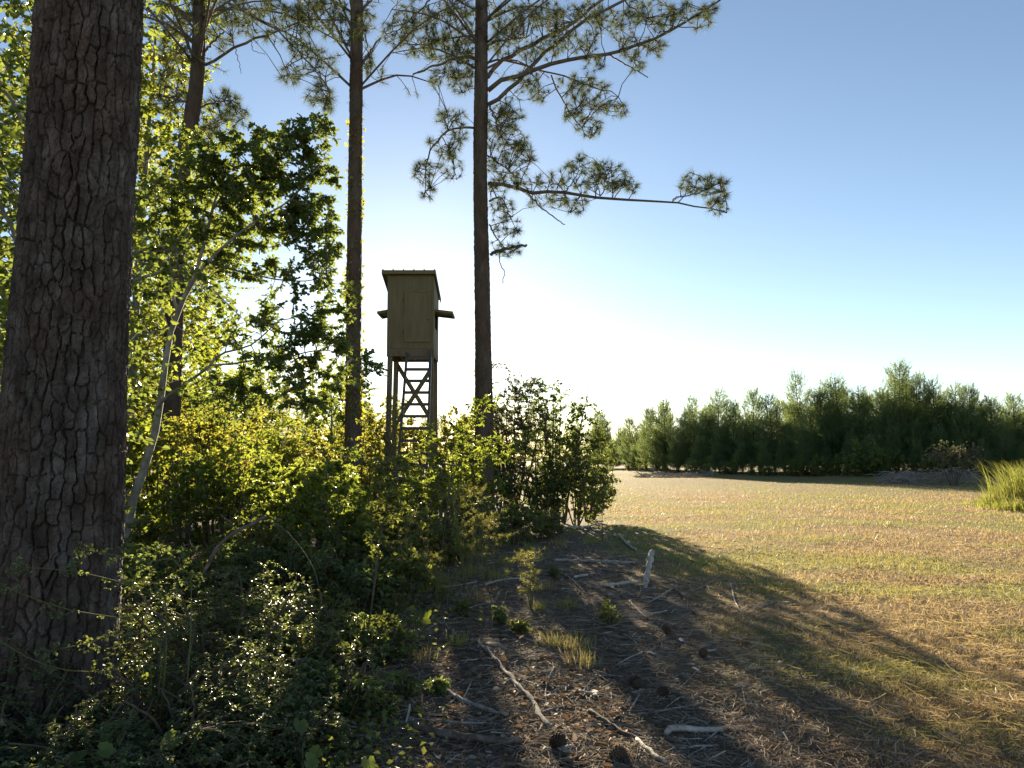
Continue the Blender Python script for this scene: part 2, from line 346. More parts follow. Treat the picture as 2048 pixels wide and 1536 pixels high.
# ------------------------------------------------------------------ pines with plated bark
def plates(u, v, n, seed):
    """blocky voronoi plates, periodic in u with n cells: (edge distance, random per plate, how upright the nearest joint is)"""
    iu, iv = np.floor(u), np.floor(v); f1 = np.full(u.shape, 9.); f2 = np.full(u.shape, 9.); rid = np.zeros(u.shape); rd2 = np.zeros(u.shape)
    z = np.zeros_like(u); c1 = [z, z]; c2 = [z, z]
    for a in (-1, 0, 1):
        for b in (-1, 0, 1):
            cu, cv = iu + a, iv + b; w = np.mod(cu, n)
            pu = cu + .18 + .64 * hsh(w, cv, z, seed); pv = cv + .1 + .8 * hsh(w, cv, z, seed + 1)
            d = ((np.abs(pu - u)) ** 3 + (np.abs(pv - v)) ** 3) ** (1 / 3)
            m = d < f1; k = (~m) & (d < f2)
            c2 = [np.where(m, c1[0], np.where(k, pu, c2[0])), np.where(m, c1[1], np.where(k, pv, c2[1]))]
            hid = hsh(w, cv, z, seed + 2); rd2 = np.where(m, rid, np.where(k, hid, rd2))
            f2 = np.where(m, f1, np.minimum(f2, d)); rid = np.where(m, hid, rid); f1 = np.where(m, d, f1)
            c1 = [np.where(m, pu, c1[0]), np.where(m, pv, c1[1])]
    du, dv = np.abs(c1[0] - c2[0]), np.abs(c1[1] - c2[1])
    return f2 - f1, rid, du / (du + dv + 1e-6), np.mod((rid + rd2) * 7.31, 1.0)
def trunk(mb, pts, radii, nseg, dz, zdense, amp, cw, ch, seed, flare=.25):
    """pts: centre line, radii at the points; rings every dz up to zdense then 0.4 m"""
    pts = np.asarray(pts, float); z0, z1 = pts[0, 2], pts[-1, 2]
    zs = np.concatenate([np.arange(z0, min(zdense, z1), dz), np.arange(min(zdense, z1), z1 + .01, .35)])
    C = np.stack([np.interp(zs, pts[:, 2], pts[:, k]) for k in range(3)], 1)
    for k in (0, 1):   # smooth the polyline
        w = np.ones(9) / 9; e = np.pad(np.interp(np.linspace(z0, z1, 200), pts[:, 2], pts[:, k]), 12, mode='edge')
        sm = np.convolve(e, np.hanning(25) / np.hanning(25).sum(), 'same')[12:-12]; C[:, k] = np.interp(zs, np.linspace(z0, z1, 200), sm)
    R = np.interp(zs, pts[:, 2], radii); R = R * (1 + flare * np.exp(-(zs - z0) / .35))
    th = np.arange(nseg) / nseg * 2 * math.pi
    if nseg > 150: th = np.concatenate([np.linspace(-math.pi * 1.02, math.pi * .12, nseg, endpoint=False), np.linspace(math.pi * .12, math.pi * .98, 40, endpoint=False)]); nseg = len(th)
    TH, ZZ = np.meshgrid(th, zs); RR = R[:, None] * np.ones_like(TH)
    rm = float(np.median(R)); n = max(6, int(round(2 * math.pi * rm / cw)))
    ca, sa = np.cos(TH) * rm, np.sin(TH) * rm
    wu = .25 * (vnoise(ca * 5, sa * 5, ZZ * 3, seed) - .5) + .34 * (vnoise(ca * 40, sa * 40, ZZ * 26, seed + 5) - .5)
    wv = .7 * (vnoise(ca * 6, sa * 6, ZZ * 4, seed + 7) - .5) + .22 * (vnoise(ca * 40, sa * 40, ZZ * 40, seed + 8) - .5)
    e, rid, upr, jn = plates(TH / (2 * math.pi) * n + wu, ZZ / ch + wv, n, seed)
    n2 = n * 2; e2, rid2, _, jn2 = plates(TH / (2 * math.pi) * n2 + wu * 2.2, ZZ / (ch * .42) + wv * 2, n2, seed + 20)
    gw = .35 + 1.5 * vnoise(ca * 9, sa * 9, ZZ * 5, seed + 50); dep = np.where(upr > .5, .45 + .55 * jn, .15 + .6 * jn)
    gw = np.where(upr > .5, gw, gw * .55); hgt = (1 - dep * (1 - sstep(.05 * gw, .16 * gw, e))) * (.86 + .14 * rid) + .24 * sstep(.02, .14, e2) * jn2 + .20 * rid2
    fine = vnoise(ca * 60, sa * 60, ZZ * 45, seed + 30) + .6 * vnoise(ca * 130, sa * 130, ZZ * 90, seed + 31)
    low = vnoise(ca * 3, sa * 3, ZZ * 1.4, seed + 40) - .5
    RR = RR + amp * (hgt - 1.05) + amp * .17 * (fine - .8) + rm * .09 * low
    V = np.stack([C[:, None, 0] + RR * np.cos(TH), C[:, None, 1] + RR * np.sin(TH), ZZ], -1)
    nz = len(zs); i, j = np.meshgrid(np.arange(nz - 1), np.arange(nseg), indexing='ij'); j2 = (j + 1) % nseg
    q = np.stack([i * nseg + j, i * nseg + j2, (i + 1) * nseg + j2, (i + 1) * nseg + j], -1).reshape(-1, 4)
    mb.add(V.reshape(-1, 3), [q, ((nz - 1) * nseg + np.arange(nseg))[None]], nseg < 150)
    return C

def pine(label, Y, line, base_px, top_z, seed, amp, cw, ch, nseg, dz, zdense, branches=(), dead=(), blobs=(), ntuft=0, tl=.17, dsp=.5, crown=True, topr=.08):
    """line: (px, py, width px) down the trunk; branches: pixel polylines with (r0,r1 px, depth end offset)"""
    rng = np.random.default_rng(seed)
    P = [at(a, b, Y) for a, b, w in line]; R = [w / 2 * (Y * math.cos(PITCH) + (p[2] - H) * math.sin(PITCH)) / F for p, (a, b, w) in zip(P, line)]
    P, R = P[::-1], R[::-1]                                    # bottom up
    g = gp(base_px, Y); g[2] -= .04
    top = P[-1] + (P[-1] - P[-2]) / (P[-1][2] - P[-2][2]) * (top_z - P[-1][2])
    pts = np.array([g] + P + [top]); rad = [R[0] * 1.03] + R + [topr]
    root = thing('pine_tree', label, 'tree', g)
    mb = MB(); C = trunk(mb, pts, rad, nseg, dz, zdense, amp, cw, ch, seed)
    under(root, mb.obj('trunk', M['bark_near'] if nseg > 150 else M['bark']))
    nodes = []
    def br(path, off, r0, r1):
        n = len(path); K = 16
        Q = np.array([at(a, b, Y + off * (k / (n - 1)) ** 1.1) for k, (a, b) in enumerate(path)])
        Q[0][1] = Y
        m = MB(); Pp = tube1(m, Q, px2m(r0, Y), px2m(r1, Y), K, 6, .012, rng); under(root, m.obj('branch', M['branch'])); return Pp
    for path, off, r0, r1 in branches: nodes.append(br(path, off, r0, r1))
    for path, off, r0, r1 in dead: br(path, off, r0, r1)
    m = MB(); tw = MB()
    ends = []
    for (a, b, rx, ry, n, off) in blobs:
        d = np.sqrt(rng.random(n)) ; an = rng.random(n) * 2 * math.pi
        n = int(n * 1.25); d = np.sqrt(rng.random(n)); an = rng.random(n) * 2 * math.pi
        ends += [at(a + rx * q * math.cos(t), b + ry * q * math.sin(t), Y + off + rng.normal(0, dsp)) for q, t in zip(d, an)]
    if ends:
        for Pp, lvl, L in connect(rng, np.concatenate(nodes), np.array(ends), 5, .05):
            Qp = Pp[:, [0, 2, 4]]; tubes(tw, Qp, np.linspace(.012, .006, 3)[None] * np.ones((len(Pp), 1)) * (1.25 if lvl == 0 else .85), 3)
            keep = L < 2.5
            put_needles(rng, m, Pp[keep], ntuft, tl, .0054, .74)
    if crown:
        # crown above the picture
        zt = np.linspace(max(9.5, top_z - 8), top_z, 14); nd = []; mm = MB()
        for z in zt:
            for k in range(3):
                a = rng.random() * 6.28; l = (.6 + 3.0 * (top_z + .6 - z) / 8.6) * (.6 + .5 * rng.random())
                s = np.array([np.interp(z, C[:, 2], C[:, 0]), np.interp(z, C[:, 2], C[:, 1]), z])
                nd.append(tube1(mm, [s, s + np.array([math.cos(a) * l * .5, math.sin(a) * l * .5, .35 * l]), s + np.array([math.cos(a) * l, math.sin(a) * l, .45 * l])], .035, .012, 7, 4))
        under(root, mm.obj('upper_branches', M['branch']))
        nd = np.concatenate(nd); e = nd[rng.integers(0, len(nd), 420)] + rng.normal(0, .4, (420, 3))
        for Pp, lvl, L in connect(rng, nd, e, 4):
            tubes(tw, Pp, np.linspace(.012, .006, 4)[None] * np.ones((len(Pp), 1)), 3); put_needles(rng, m, Pp, 34, .18, .008, .6)
    if m.n:
        f = under(root, m.obj('needles', M['needle_pine'])); under(root, tw.obj('twigs', M['branch']))
    return root, C

c2 = lambda pts: [(700 + x * .3906, y * .3906) for x, y in pts]
c1 = lambda pts: [(x * .3418, y * .3418) for x, y in pts]

# the thick pine close by
pine('thick pine with deep plated grey bark rising beside the small-leaved shrubs', 4.6,
     [(187, -40, 182), (186, 0, 183), (163, 300, 194), (142, 600, 208), (129, 900, 224), (117, 1100, 229), (108, 1250, 232)], 104, 17, 11,
     .036, .056, .135, 250, .0095, 4.6, topr=.12)
# pine with the crooked trunk
pine('pine with a crooked bent trunk behind the leafy oak sapling', 15.0,
     [(397, 0, 23), (398, 90, 24), (396, 145, 27), (388, 210, 29), (376, 270, 30), (366, 330, 30), (358, 420, 31), (350, 560, 33), (346, 700, 35), (343, 800, 37), (336, 900, 40), (333, 1000, 44)], 331, 15.5, 21,
     .03, .075, .15, 48, .045, 12, topr=.06,
     branches=[(c1([(1200, 380), (1350, 290), (1500, 230), (1640, 175), (1780, 120), (1900, 115), (2048, 125), (2110, 150)]), -.6, 3.2, 1.2),
               (c1([(1195, 65), (1400, 50), (1600, 65), (1750, 115), (1900, 200), (2048, 270)]), .8, 3, 1.2),
               (c1([(1330, 15), (1500, 110), (1640, 190), (1780, 340), (1870, 440), (1930, 540)]), -.9, 2.6, .9),
               (c1([(1195, 110), (1350, 0), (1500, -90)]), .5, 3, 1.5),
               (c1([(1130, 160), (1050, 60), (900, -20)]), .6, 2.6, 1.2), (c1([(1100, 600), (1030, 580), (930, 560)]), .8, 2.4, 1.0),
               (c1([(1150, 640), (1250, 600), (1360, 590), (1420, 640)]), 1.0, 2.4, 1.0), (c1([(1120, 760), (1200, 740), (1300, 700)]), 1.2, 2.0, .9)],
     dead=[(c1([(1200, 300), (1250, 240), (1312, 185)]), .1, 3.2, 1.8), (c1([(1470, 240), (1480, 290), (1550, 322)]), -.5, .9, .5), (c1([(1380, 280), (1395, 350), (1410, 430)]), -.4, .9, .5)],
     blobs=[(480, 20, 75, 35, 60, .3), (560, 45, 80, 40, 70, 0), (640, 25, 70, 35, 60, 0), (700, 60, 40, 30, 22, 0), (600, 95, 30, 22, 20, -.4), (585, 150, 26, 20, 16, -.5), (640, 130, 34, 30, 26, 0),
            (640, 190, 28, 26, 24, -.6), (655, 210, 14, 14, 8, -.6), (440, 60, 40, 45, 30, .2), (345, 60, 45, 60, 44, .6), (335, 185, 40, 45, 46, .8), (440, 215, 44, 40, 52, 1.0), (470, 240, 30, 28, 24, 1.0), (420, 280, 30, 30, 24, 1.1)], ntuft=50, tl=.19)
# straight slim pine behind the oak sapling
pine('straight slim pine with vine leaves up its trunk beside the raised blind', 17.0,
     [(714, -30, 23), (714, 0, 24), (711, 300, 26), (707, 600, 28), (706, 800, 30), (706, 900, 33), (708, 1000, 36)], 709, 18, 31,
     .032, .075, .15, 48, .045, 13, branches=[(c2([(62, 330), (100, 280), (120, 250)]), .1, 1.5, .8), (c2([(62, 10), (20, 60), (-60, 20)]), .5, 2, 1)],
     dead=[(c2([(60, 330), (100, 270), (155, 195)]), .2, 2.6, 1.8), (c2([(60, 60), (85, 10), (110, -40)]), .2, 2.4, 1.6), (c2([(60, 215), (75, 195), (82, 180)]), .1, 1.4, .8)],
     blobs=[(737, 135, 10, 12, 8, 0), (725, 30, 24, 26, 14, .3)], ntuft=70, tl=.19)
# pine with the open limbs over the field
pine('tall pine with open tufted limbs reaching over the mown field', 18.0,
     [(963, -30, 23), (963, 0, 24), (962, 200, 27), (960, 350, 28), (965, 600, 31), (968, 800, 35), (968, 960, 40)], 968, 19, 41,
     .032, .08, .16, 52, .045, 13.5,
     branches=[(c2([(708, 940), (790, 945), (920, 985), (1100, 985), (1280, 1015), (1440, 1022), (1640, 1035), (1800, 1060), (1930, 1090)]), -1.0, 4.4, 1.1),
               (c2([(1650, 1032), (1670, 1010), (1780, 990), (1900, 930)]), -1.2, 1.5, .8), (c2([(1100, 985), (1160, 900), (1180, 820)]), -.5, 1.4, .6), (c2([(1280, 1012), (1320, 930), (1330, 860)]), -.7, 1.4, .6), (c2([(1350, 1015), (1400, 960), (1460, 930)]), -.6, 1.2, .6),
               (c2([(637, 655), (520, 660), (440, 730), (395, 820), (385, 900), (380, 1000)]), -.5, 2.6, .8), (c2([(470, 700), (520, 800), (545, 920)]), -.3, 1.2, .6),
               (c2([(645, 215), (560, 100), (480, 0)]), .6, 3, 2), (c2([(650, 65), (600, 30), (550, 0), (450, -60)]), -.4, 2.6, 1.5), (c2([(640, 180), (500, 200), (400, 230), (250, 220)]), .9, 2.4, .8), (c2([(410, 0), (320, 90), (240, 160), (180, 170)]), .8, 1.8, .8),
               (c2([(705, 395), (780, 310), (960, 215), (1150, 110), (1290, 0), (1400, -80)]), .9, 5, 3), (c2([(705, 465), (780, 410), (900, 375), (1060, 320), (1280, 280), (1420, 245), (1600, 180), (1760, 90), (1890, 0), (1960, -60)]), -.8, 5, 1.8),
               (c2([(708, 535), (800, 470), (930, 340), (1060, 220), (1200, 110), (1400, 0), (1500, -50)]), -.2, 4.4, 2.6), (c2([(705, 235), (780, 205), (900, 195)]), .5, 2.6, 1.6),
               (c2([(705, 320), (760, 305), (850, 320), (1000, 370), (1100, 390), (1200, 430), (1300, 465), (1360, 475), (1400, 540)]), .6, 2.4, .8), (c2([(1030, 385), (1070, 480), (1120, 570), (1230, 710)]), .2, 1.9, 1.0),
               (c2([(710, 530), (740, 600), (775, 700)]), -.6, 2.6, 1.2), (c2([(705, 795), (760, 830), (830, 890)]), .5, 2, .9), (c2([(712, 1030), (765, 1010), (800, 1060), (820, 1110)]), -.4, 2, .8), (c2([(715, 1150), (740, 1200), (790, 1270)]), .2, 1.9, .9),
               (c2([(1400, 0), (1500, 80), (1620, 130), (1800, 140)]), -.6, 2, .8)],
     dead=[(c2([(640, 300), (550, 295), (440, 335), (322, 380)]), -.5, 3.4, 1.6), (c2([(1330, 285), (1450, 350), (1525, 397)]), -.6, 1.8, 1.0), (c2([(905, 990), (1000, 1080), (1100, 1150)]), -.4, 2.0, 1.0),
           (c2([(720, 1305), (800, 1275), (905, 1252)]), -.3, 3.4, 2.6), (c2([(770, 1285), (765, 1340), (790, 1390), (778, 1450)]), -.3, 1.2, .7)],
     blobs=[(700 + x * .3906, y * .3906, rx * .3906, ry * .3906, n, o) for x, y, rx, ry, n, o in [
         (1020, 930, 80, 50, 22, -.3), (1190, 900, 120, 90, 58, -.4), (1330, 900, 100, 80, 42, -.5), (1420, 950, 60, 50, 18, -.6), (1060, 1030, 60, 40, 14, -.3), (1160, 1050, 60, 50, 18, -.3), (960, 1030, 60, 40, 10, -.2),
         (1760, 940, 80, 60, 26, -1.0), (1870, 960, 80, 70, 36, -1.0), (1880, 1060, 60, 40, 16, -1.0), (1180, 810, 22, 24, 5, -.4),
         (520, 610, 80, 50, 26, -.3), (480, 740, 90, 60, 24, -.4), (510, 850, 70, 90, 24, -.3), (380, 880, 60, 60, 22, -.4), (390, 980, 40, 50, 12, -.5), (560, 680, 60, 40, 12, -.1),
         (760, 620, 90, 80, 40, .2), (830, 560, 80, 60, 28, -.1), (800, 720, 110, 70, 52, .3), (760, 850, 60, 110, 36, .3), (880, 800, 70, 90, 34, .2), (880, 930, 70, 50, 20, 0), (760, 960, 60, 50, 12, .2),
         (780, 1060, 70, 60, 22, -.2), (800, 1160, 80, 60, 24, 0), (800, 1270, 90, 50, 20, -.1),
         (230, 160, 70, 90, 34, .7), (330, 80, 90, 80, 40, .7), (350, 200, 90, 90, 46, .6), (470, 120, 90, 110, 52, .4), (480, 250, 90, 90, 50, .5), (560, 330, 80, 90, 50, .5), (450, 400, 60, 50, 16, .4), (560, 430, 70, 50, 22, .4), (600, 180, 60, 120, 40, .6), (560, 40, 80, 50, 26, 0),
         (800, 90, 90, 80, 44, .5), (780, 220, 90, 60, 32, .3), (900, 120, 90, 90, 44, .5), (1000, 60, 90, 60, 40, .6), (1080, 130, 80, 80, 36, .4), (960, 260, 110, 60, 34, 0), (1100, 230, 90, 60, 26, -.2), (1200, 60, 100, 70, 40, .2), (1320, 110, 80, 70, 34, 0), (1220, 200, 80, 60, 22, -.3), (1240, 330, 60, 50, 16, -.4),
         (900, 420, 80, 60, 28, .1), (960, 480, 60, 50, 18, .1), (1120, 440, 70, 60, 24, .4), (1250, 450, 80, 60, 30, .5), (1180, 540, 80, 60, 30, .3), (1290, 540, 60, 50, 22, .5), (1390, 560, 40, 50, 14, .5), (1220, 650, 80, 50, 26, .2), (1110, 600, 40, 30, 8, .2),
         (1480, 60, 80, 70, 34, -.5), (1600, 90, 80, 80, 34, -.6), (1440, 260, 60, 60, 18, -.5), (1560, 240, 60, 60, 22, -.6), (1470, 330, 50, 40, 10, -.5), (1700, 60, 70, 60, 26, -.7), (1800, 110, 60, 50, 18, -.6), (1840, 50, 40, 40, 12, -.8), (1400, 180, 60, 60, 16, -.4)]], ntuft=54, tl=.19)

# ------------------------------------------------------------------ the raised hunting blind
YB = 19.4
xl, xr = at(775, 620, YB)[0], at(868, 620, YB)[0]
zb = at(820, 697, YB)[2]; zt = at(820, 549, YB)[2]; D = 1.22; yb = YB + D
base = np.array([(xl + xr) / 2, YB + D / 2, 0.]); base[2] = float(gz(base[0], base[1])) - .02
bl = thing('hunting_blind', 'olive painted box blind on tall wooden legs with a dark ladder', 'hunting blind', base)
def part(name, mat, f, parent=None):
    m = MB(); f(m); return under(bl, m.obj(name, M[mat])) if parent is None else sub(name, mat, m, parent)
def sub(name, mat, m, parent):
    o = m.obj(name, M[mat]); o.parent = parent; o.matrix_parent_inverse = parent.matrix_parent_inverse.copy() @ __import__('mathutils').Matrix.Identity(4)
    o.matrix_parent_inverse = (Vector((0, 0, 0)) and None) or __import__('mathutils').Matrix.Identity(4)
    return o
t = .018
zt_b = zt - .33     # roof falls to the back
def slab(m, x0, x1, y0, y1, zlo, ztop0, ztop1):
    m.add([[x0, y0, zlo], [x1, y0, zlo], [x1, y1, zlo], [x0, y1, zlo], [x0, y0, ztop0], [x1, y0, ztop0], [x1, y1, ztop1], [x0, y1, ztop1]],
          np.array([[0, 3, 2, 1], [4, 5, 6, 7], [0, 1, 5, 4], [1, 2, 6, 5], [2, 3, 7, 6], [3, 0, 4, 7]]))
part('wall', 'olive', lambda m: box(m, (xl, YB, zb), (xr, YB + t, zt)))
part('wall', 'olive', lambda m: box(m, (xl, yb - t, zb), (xr, yb, zt_b)))
wz0, wz1 = zb + .58, zb + 1.02; wy0, wy1 = YB + .28, yb - .28
def side(m, x0, x1):
    lerp = lambda y: zt + (zt_b - zt) * (y - YB) / D
    slab(m, x0, x1, YB + t, wy0, zb, lerp(YB + t), lerp(wy0)); slab(m, x0, x1, wy1, yb - t, zb, lerp(wy1), lerp(yb - t))
    slab(m, x0, x1, wy0, wy1, zb, wz0, wz0); slab(m, x0, x1, wy0, wy1, wz1, lerp(wy0), lerp(wy1))
part('wall', 'olive', lambda m: side(m, xl, xl + t)); part('wall', 'olive', lambda m: side(m, xr - t, xr))
# floor, rim boards, joists
part('floor', 'floorboard', lambda m: box(m, (xl + .02, YB + t + .002, zb - .002), (xr - .02, yb - t - .002, zb + .03)))
zr = zb - .20
for lo, hi in (((xl - .005, YB - .002, zr), (xr + .005, YB + .036, zb - .004)), ((xl - .005, yb - .036, zr), (xr + .005, yb, zb - .004)), ((xl - .003, YB + .038, zr), (xl + .033, yb - .038, zb - .004)), ((xr - .033, YB + .038, zr), (xr + .003, yb - .038, zb - .004))):
    part('rim_board', 'lumber', lambda m: box(m, lo, hi))
for k in range(1, 4):
    x = xl + (xr - xl) * k / 4
    part('joist', 'lumber', lambda m: box(m, (x - .019, YB + .04, zr + .03), (x + .019, yb - .04, zb - .004)))
# corner trim, door
for x in (xl - .004, xr - .036):
    part('corner_trim', 'olive_trim', lambda m: box(m, (x, YB - .014, zb + .005), (x + .04, YB - .002, zt - .02)))
dx0, dx1 = at(809, 640, YB)[0], at(861, 640, YB)[0]; dz0, dz1 = at(820, 684, YB)[2], at(820, 581, YB)[2]
door = part('door', 'olive', lambda m: box(m, (dx0, YB - .028, dz0), (dx1, YB - .004, dz1)))
loc = np.asarray(base)
def local(o, parent):
    o.parent = parent; o.matrix_parent_inverse = __import__('mathutils').Matrix.Identity(4); return o
for lo, hi in (((dx0, YB - .04, dz0), (dx0 + .05, YB - .0285, dz1)), ((dx1 - .05, YB - .04, dz0), (dx1, YB - .0285, dz1)), ((dx0 + .052, YB - .04, dz0), (dx1 - .052, YB - .0285, dz0 + .06)), ((dx0 + .052, YB - .04, dz1 - .05), (dx1 - .052, YB - .0285, dz1))):
    m = MB(); box(m, lo, hi); local(m.obj('door_trim', M['olive_trim']), door)
m = MB(); kz = at(861, 638, YB)[2]
tubes(m, [[[dx1 - .03, YB - .04, kz], [dx1 - .03, YB - .06, kz], [dx1 - .03, YB - .075, kz], [dx1 - .03, YB - .095, kz]]], [[.014, .014, .03, .022]], 10, cap=True)
local(m.obj('door_knob', M['knob']), door)
for z in (dz0 + .25, dz1 - .25):
    m = MB(); box(m, (dx0 - .035, YB - .034, z - .05), (dx0 - .003, YB - .003, z + .05)); local(m.obj('hinge', M['dark_metal']), door)
# roof: ribbed metal falling to the back, fascia
ov = .14; rs = (zt_b - zt) / D
y0r, y1r = YB - .16, yb + .22
def rz(y): return zt + .015 + rs * (y - YB)
m = MB(); x0r, x1r = xl - ov, xr + .05
m.add([[x0r, y0r, rz(y0r)], [x1r, y0r, rz(y0r)], [x1r, y1r, rz(y1r)], [x0r, y1r, rz(y1r)]] + [[x0r, y0r, rz(y0r) + .02], [x1r, y0r, rz(y0r) + .02], [x1r, y1r, rz(y1r) + .02], [x0r, y1r, rz(y1r) + .02]],
      np.array([[0, 3, 2, 1], [4, 5, 6, 7], [0, 1, 5, 4], [1, 2, 6, 5], [2, 3, 7, 6], [3, 0, 4, 7]]))
roof = under(bl, m.obj('roof', M['roof_metal']))
for k in range(6):
    x = x0r + .03 + (x1r - x0r - .06) * k / 5; m = MB()
    beam(m, (x, y0r - .004, rz(y0r) + .031), (x, y1r + .004, rz(y1r) + .031), .035, .024); local(m.obj('roof_rib', M['roof_metal']), roof)
for x in (x0r + .012, x1r - .012):
    m = MB(); beam(m, (x, y0r + .004, rz(y0r) - .04), (x, y1r - .004, rz(y1r) - .04), .022, .075); local(m.obj('fascia', M['olive_trim']), roof)
m = MB(); beam(m, (x0r + .026, y0r + .012, rz(y0r) - .042), (x1r - .026, y0r + .012, rz(y0r) - .042), .022, .075); local(m.obj('fascia', M['olive_trim']), roof)
# shutters propped open
for x, sgn, ln in ((xl, -1, .31), (xr, 1, .46)):
    m = MB(); a = np.array([x + sgn * .004, 0, wz1 + .02]); b = np.array([x + sgn * ln, 0, wz1 - .035])
    y0, y1 = wy0 - .05, wy1 + .05
    m.add([[a[0], y0, a[2]], [b[0], y0, b[2]], [b[0], y1, b[2]], [a[0], y1, a[2]], [a[0], y0, a[2] + .02], [b[0], y0, b[2] + .02], [b[0], y1, b[2] + .02], [a[0], y1, a[2] + .02]],
          np.array([[0, 3, 2, 1], [4, 5, 6, 7], [0, 1, 5, 4], [1, 2, 6, 5], [2, 3, 7, 6], [3, 0, 4, 7]]))
    sh = under(bl, m.obj('window_shutter', M['olive']))
    for yy in (y0 + .02, y1 - .02):
        m = MB(); beam(m, (a[0], yy, a[2] - .025), (b[0], yy, b[2] - .025), .04, .045); local(m.obj('shutter_frame', M['olive_trim']), sh)
    m = MB(); beam(m, (b[0] - sgn * .022, y0 + .045, b[2] - .022), (b[0] - sgn * .022, y1 - .045, b[2] - .022), .04, .04); local(m.obj('shutter_frame', M['olive_trim']), sh)
# legs
legs = {}
for nm, x, y in (('fl', xl + .075, YB + .09), ('fr', xr - .075, YB + .09), ('bl', xl + .075, yb - .09), ('br', xr - .075, yb - .09)):
    sx = -.05 if x < (xl + xr) / 2 else .05
    f = np.array([x + sx, y, float(gz(x, y)) - .05]); tp = np.array([x, y, zb - .006]); legs[nm] = (f, tp)
    part('leg', 'lumber', lambda m: beam(m, f, tp, .12, .12, (0, 1, 0)))
def lp(nm, z):
    f, tp = legs[nm]; return f + (tp - f) * ((z - f[2]) / (tp[2] - f[2]))
o1 = np.array([0, .08, 0]); o2 = np.array([0, -.08, 0])
zA, zB_ = zr - .05, zr - 1.75
part('brace', 'lumber', lambda m: beam(m, lp('bl', zA) + o1, lp('br', zB_) + o1, .115, .036, (0, 1, 0)))
part('brace', 'lumber', lambda m: beam(m, lp('br', zA) + o2, lp('bl', zB_) + o2, .115, .036, (0, 1, 0)))
sxl = np.array([-.08, 0, 0]); sxr = np.array([.08, 0, 0])
part('brace', 'lumber', lambda m: beam(m, lp('fl', zA - 1.9) + sxl, lp('bl', zB_ - 1.6) + sxl, .13, .036, (1, 0, 0)))
part('brace', 'lumber', lambda m: beam(m, lp('fr', zA - 1.9) + sxr, lp('br', zB_ - 1.6) + sxr, .13, .036, (1, 0, 0)))
# ladder
lt0, lt1 = at(814, 706, YB - .06), at(862, 700, YB - .06)
lf0 = np.array([at(790, 960, YB - 1.15)[0] , YB - 1.35, 0.0]); lf1 = np.array([at(852, 960, YB - 1.15)[0], YB - 1.35, 0.0])
for q in (lf0, lf1): q[2] = float(gz(q[0], q[1])) - .03
lad = []
for a, b_ in ((lf0, lt0), (lf1, lt1)):
    lad.append((a, b_)); part('ladder_rail', 'dark_metal', lambda m: beam(m, a, b_, .055, .10, (0, 1, 0)))
nr = 14
for k in range(nr):
    q = (k + .8) / (nr + .25)
    a = lf0 + (lt0 - lf0) * q; b_ = lf1 + (lt1 - lf1) * q; b_[2] = a[2]
    part('ladder_rung', 'dark_metal', lambda m: beam(m, a + [.028, -.005, 0], b_ - [.028, .005, 0], .04, .075, (0, 0, 1)))

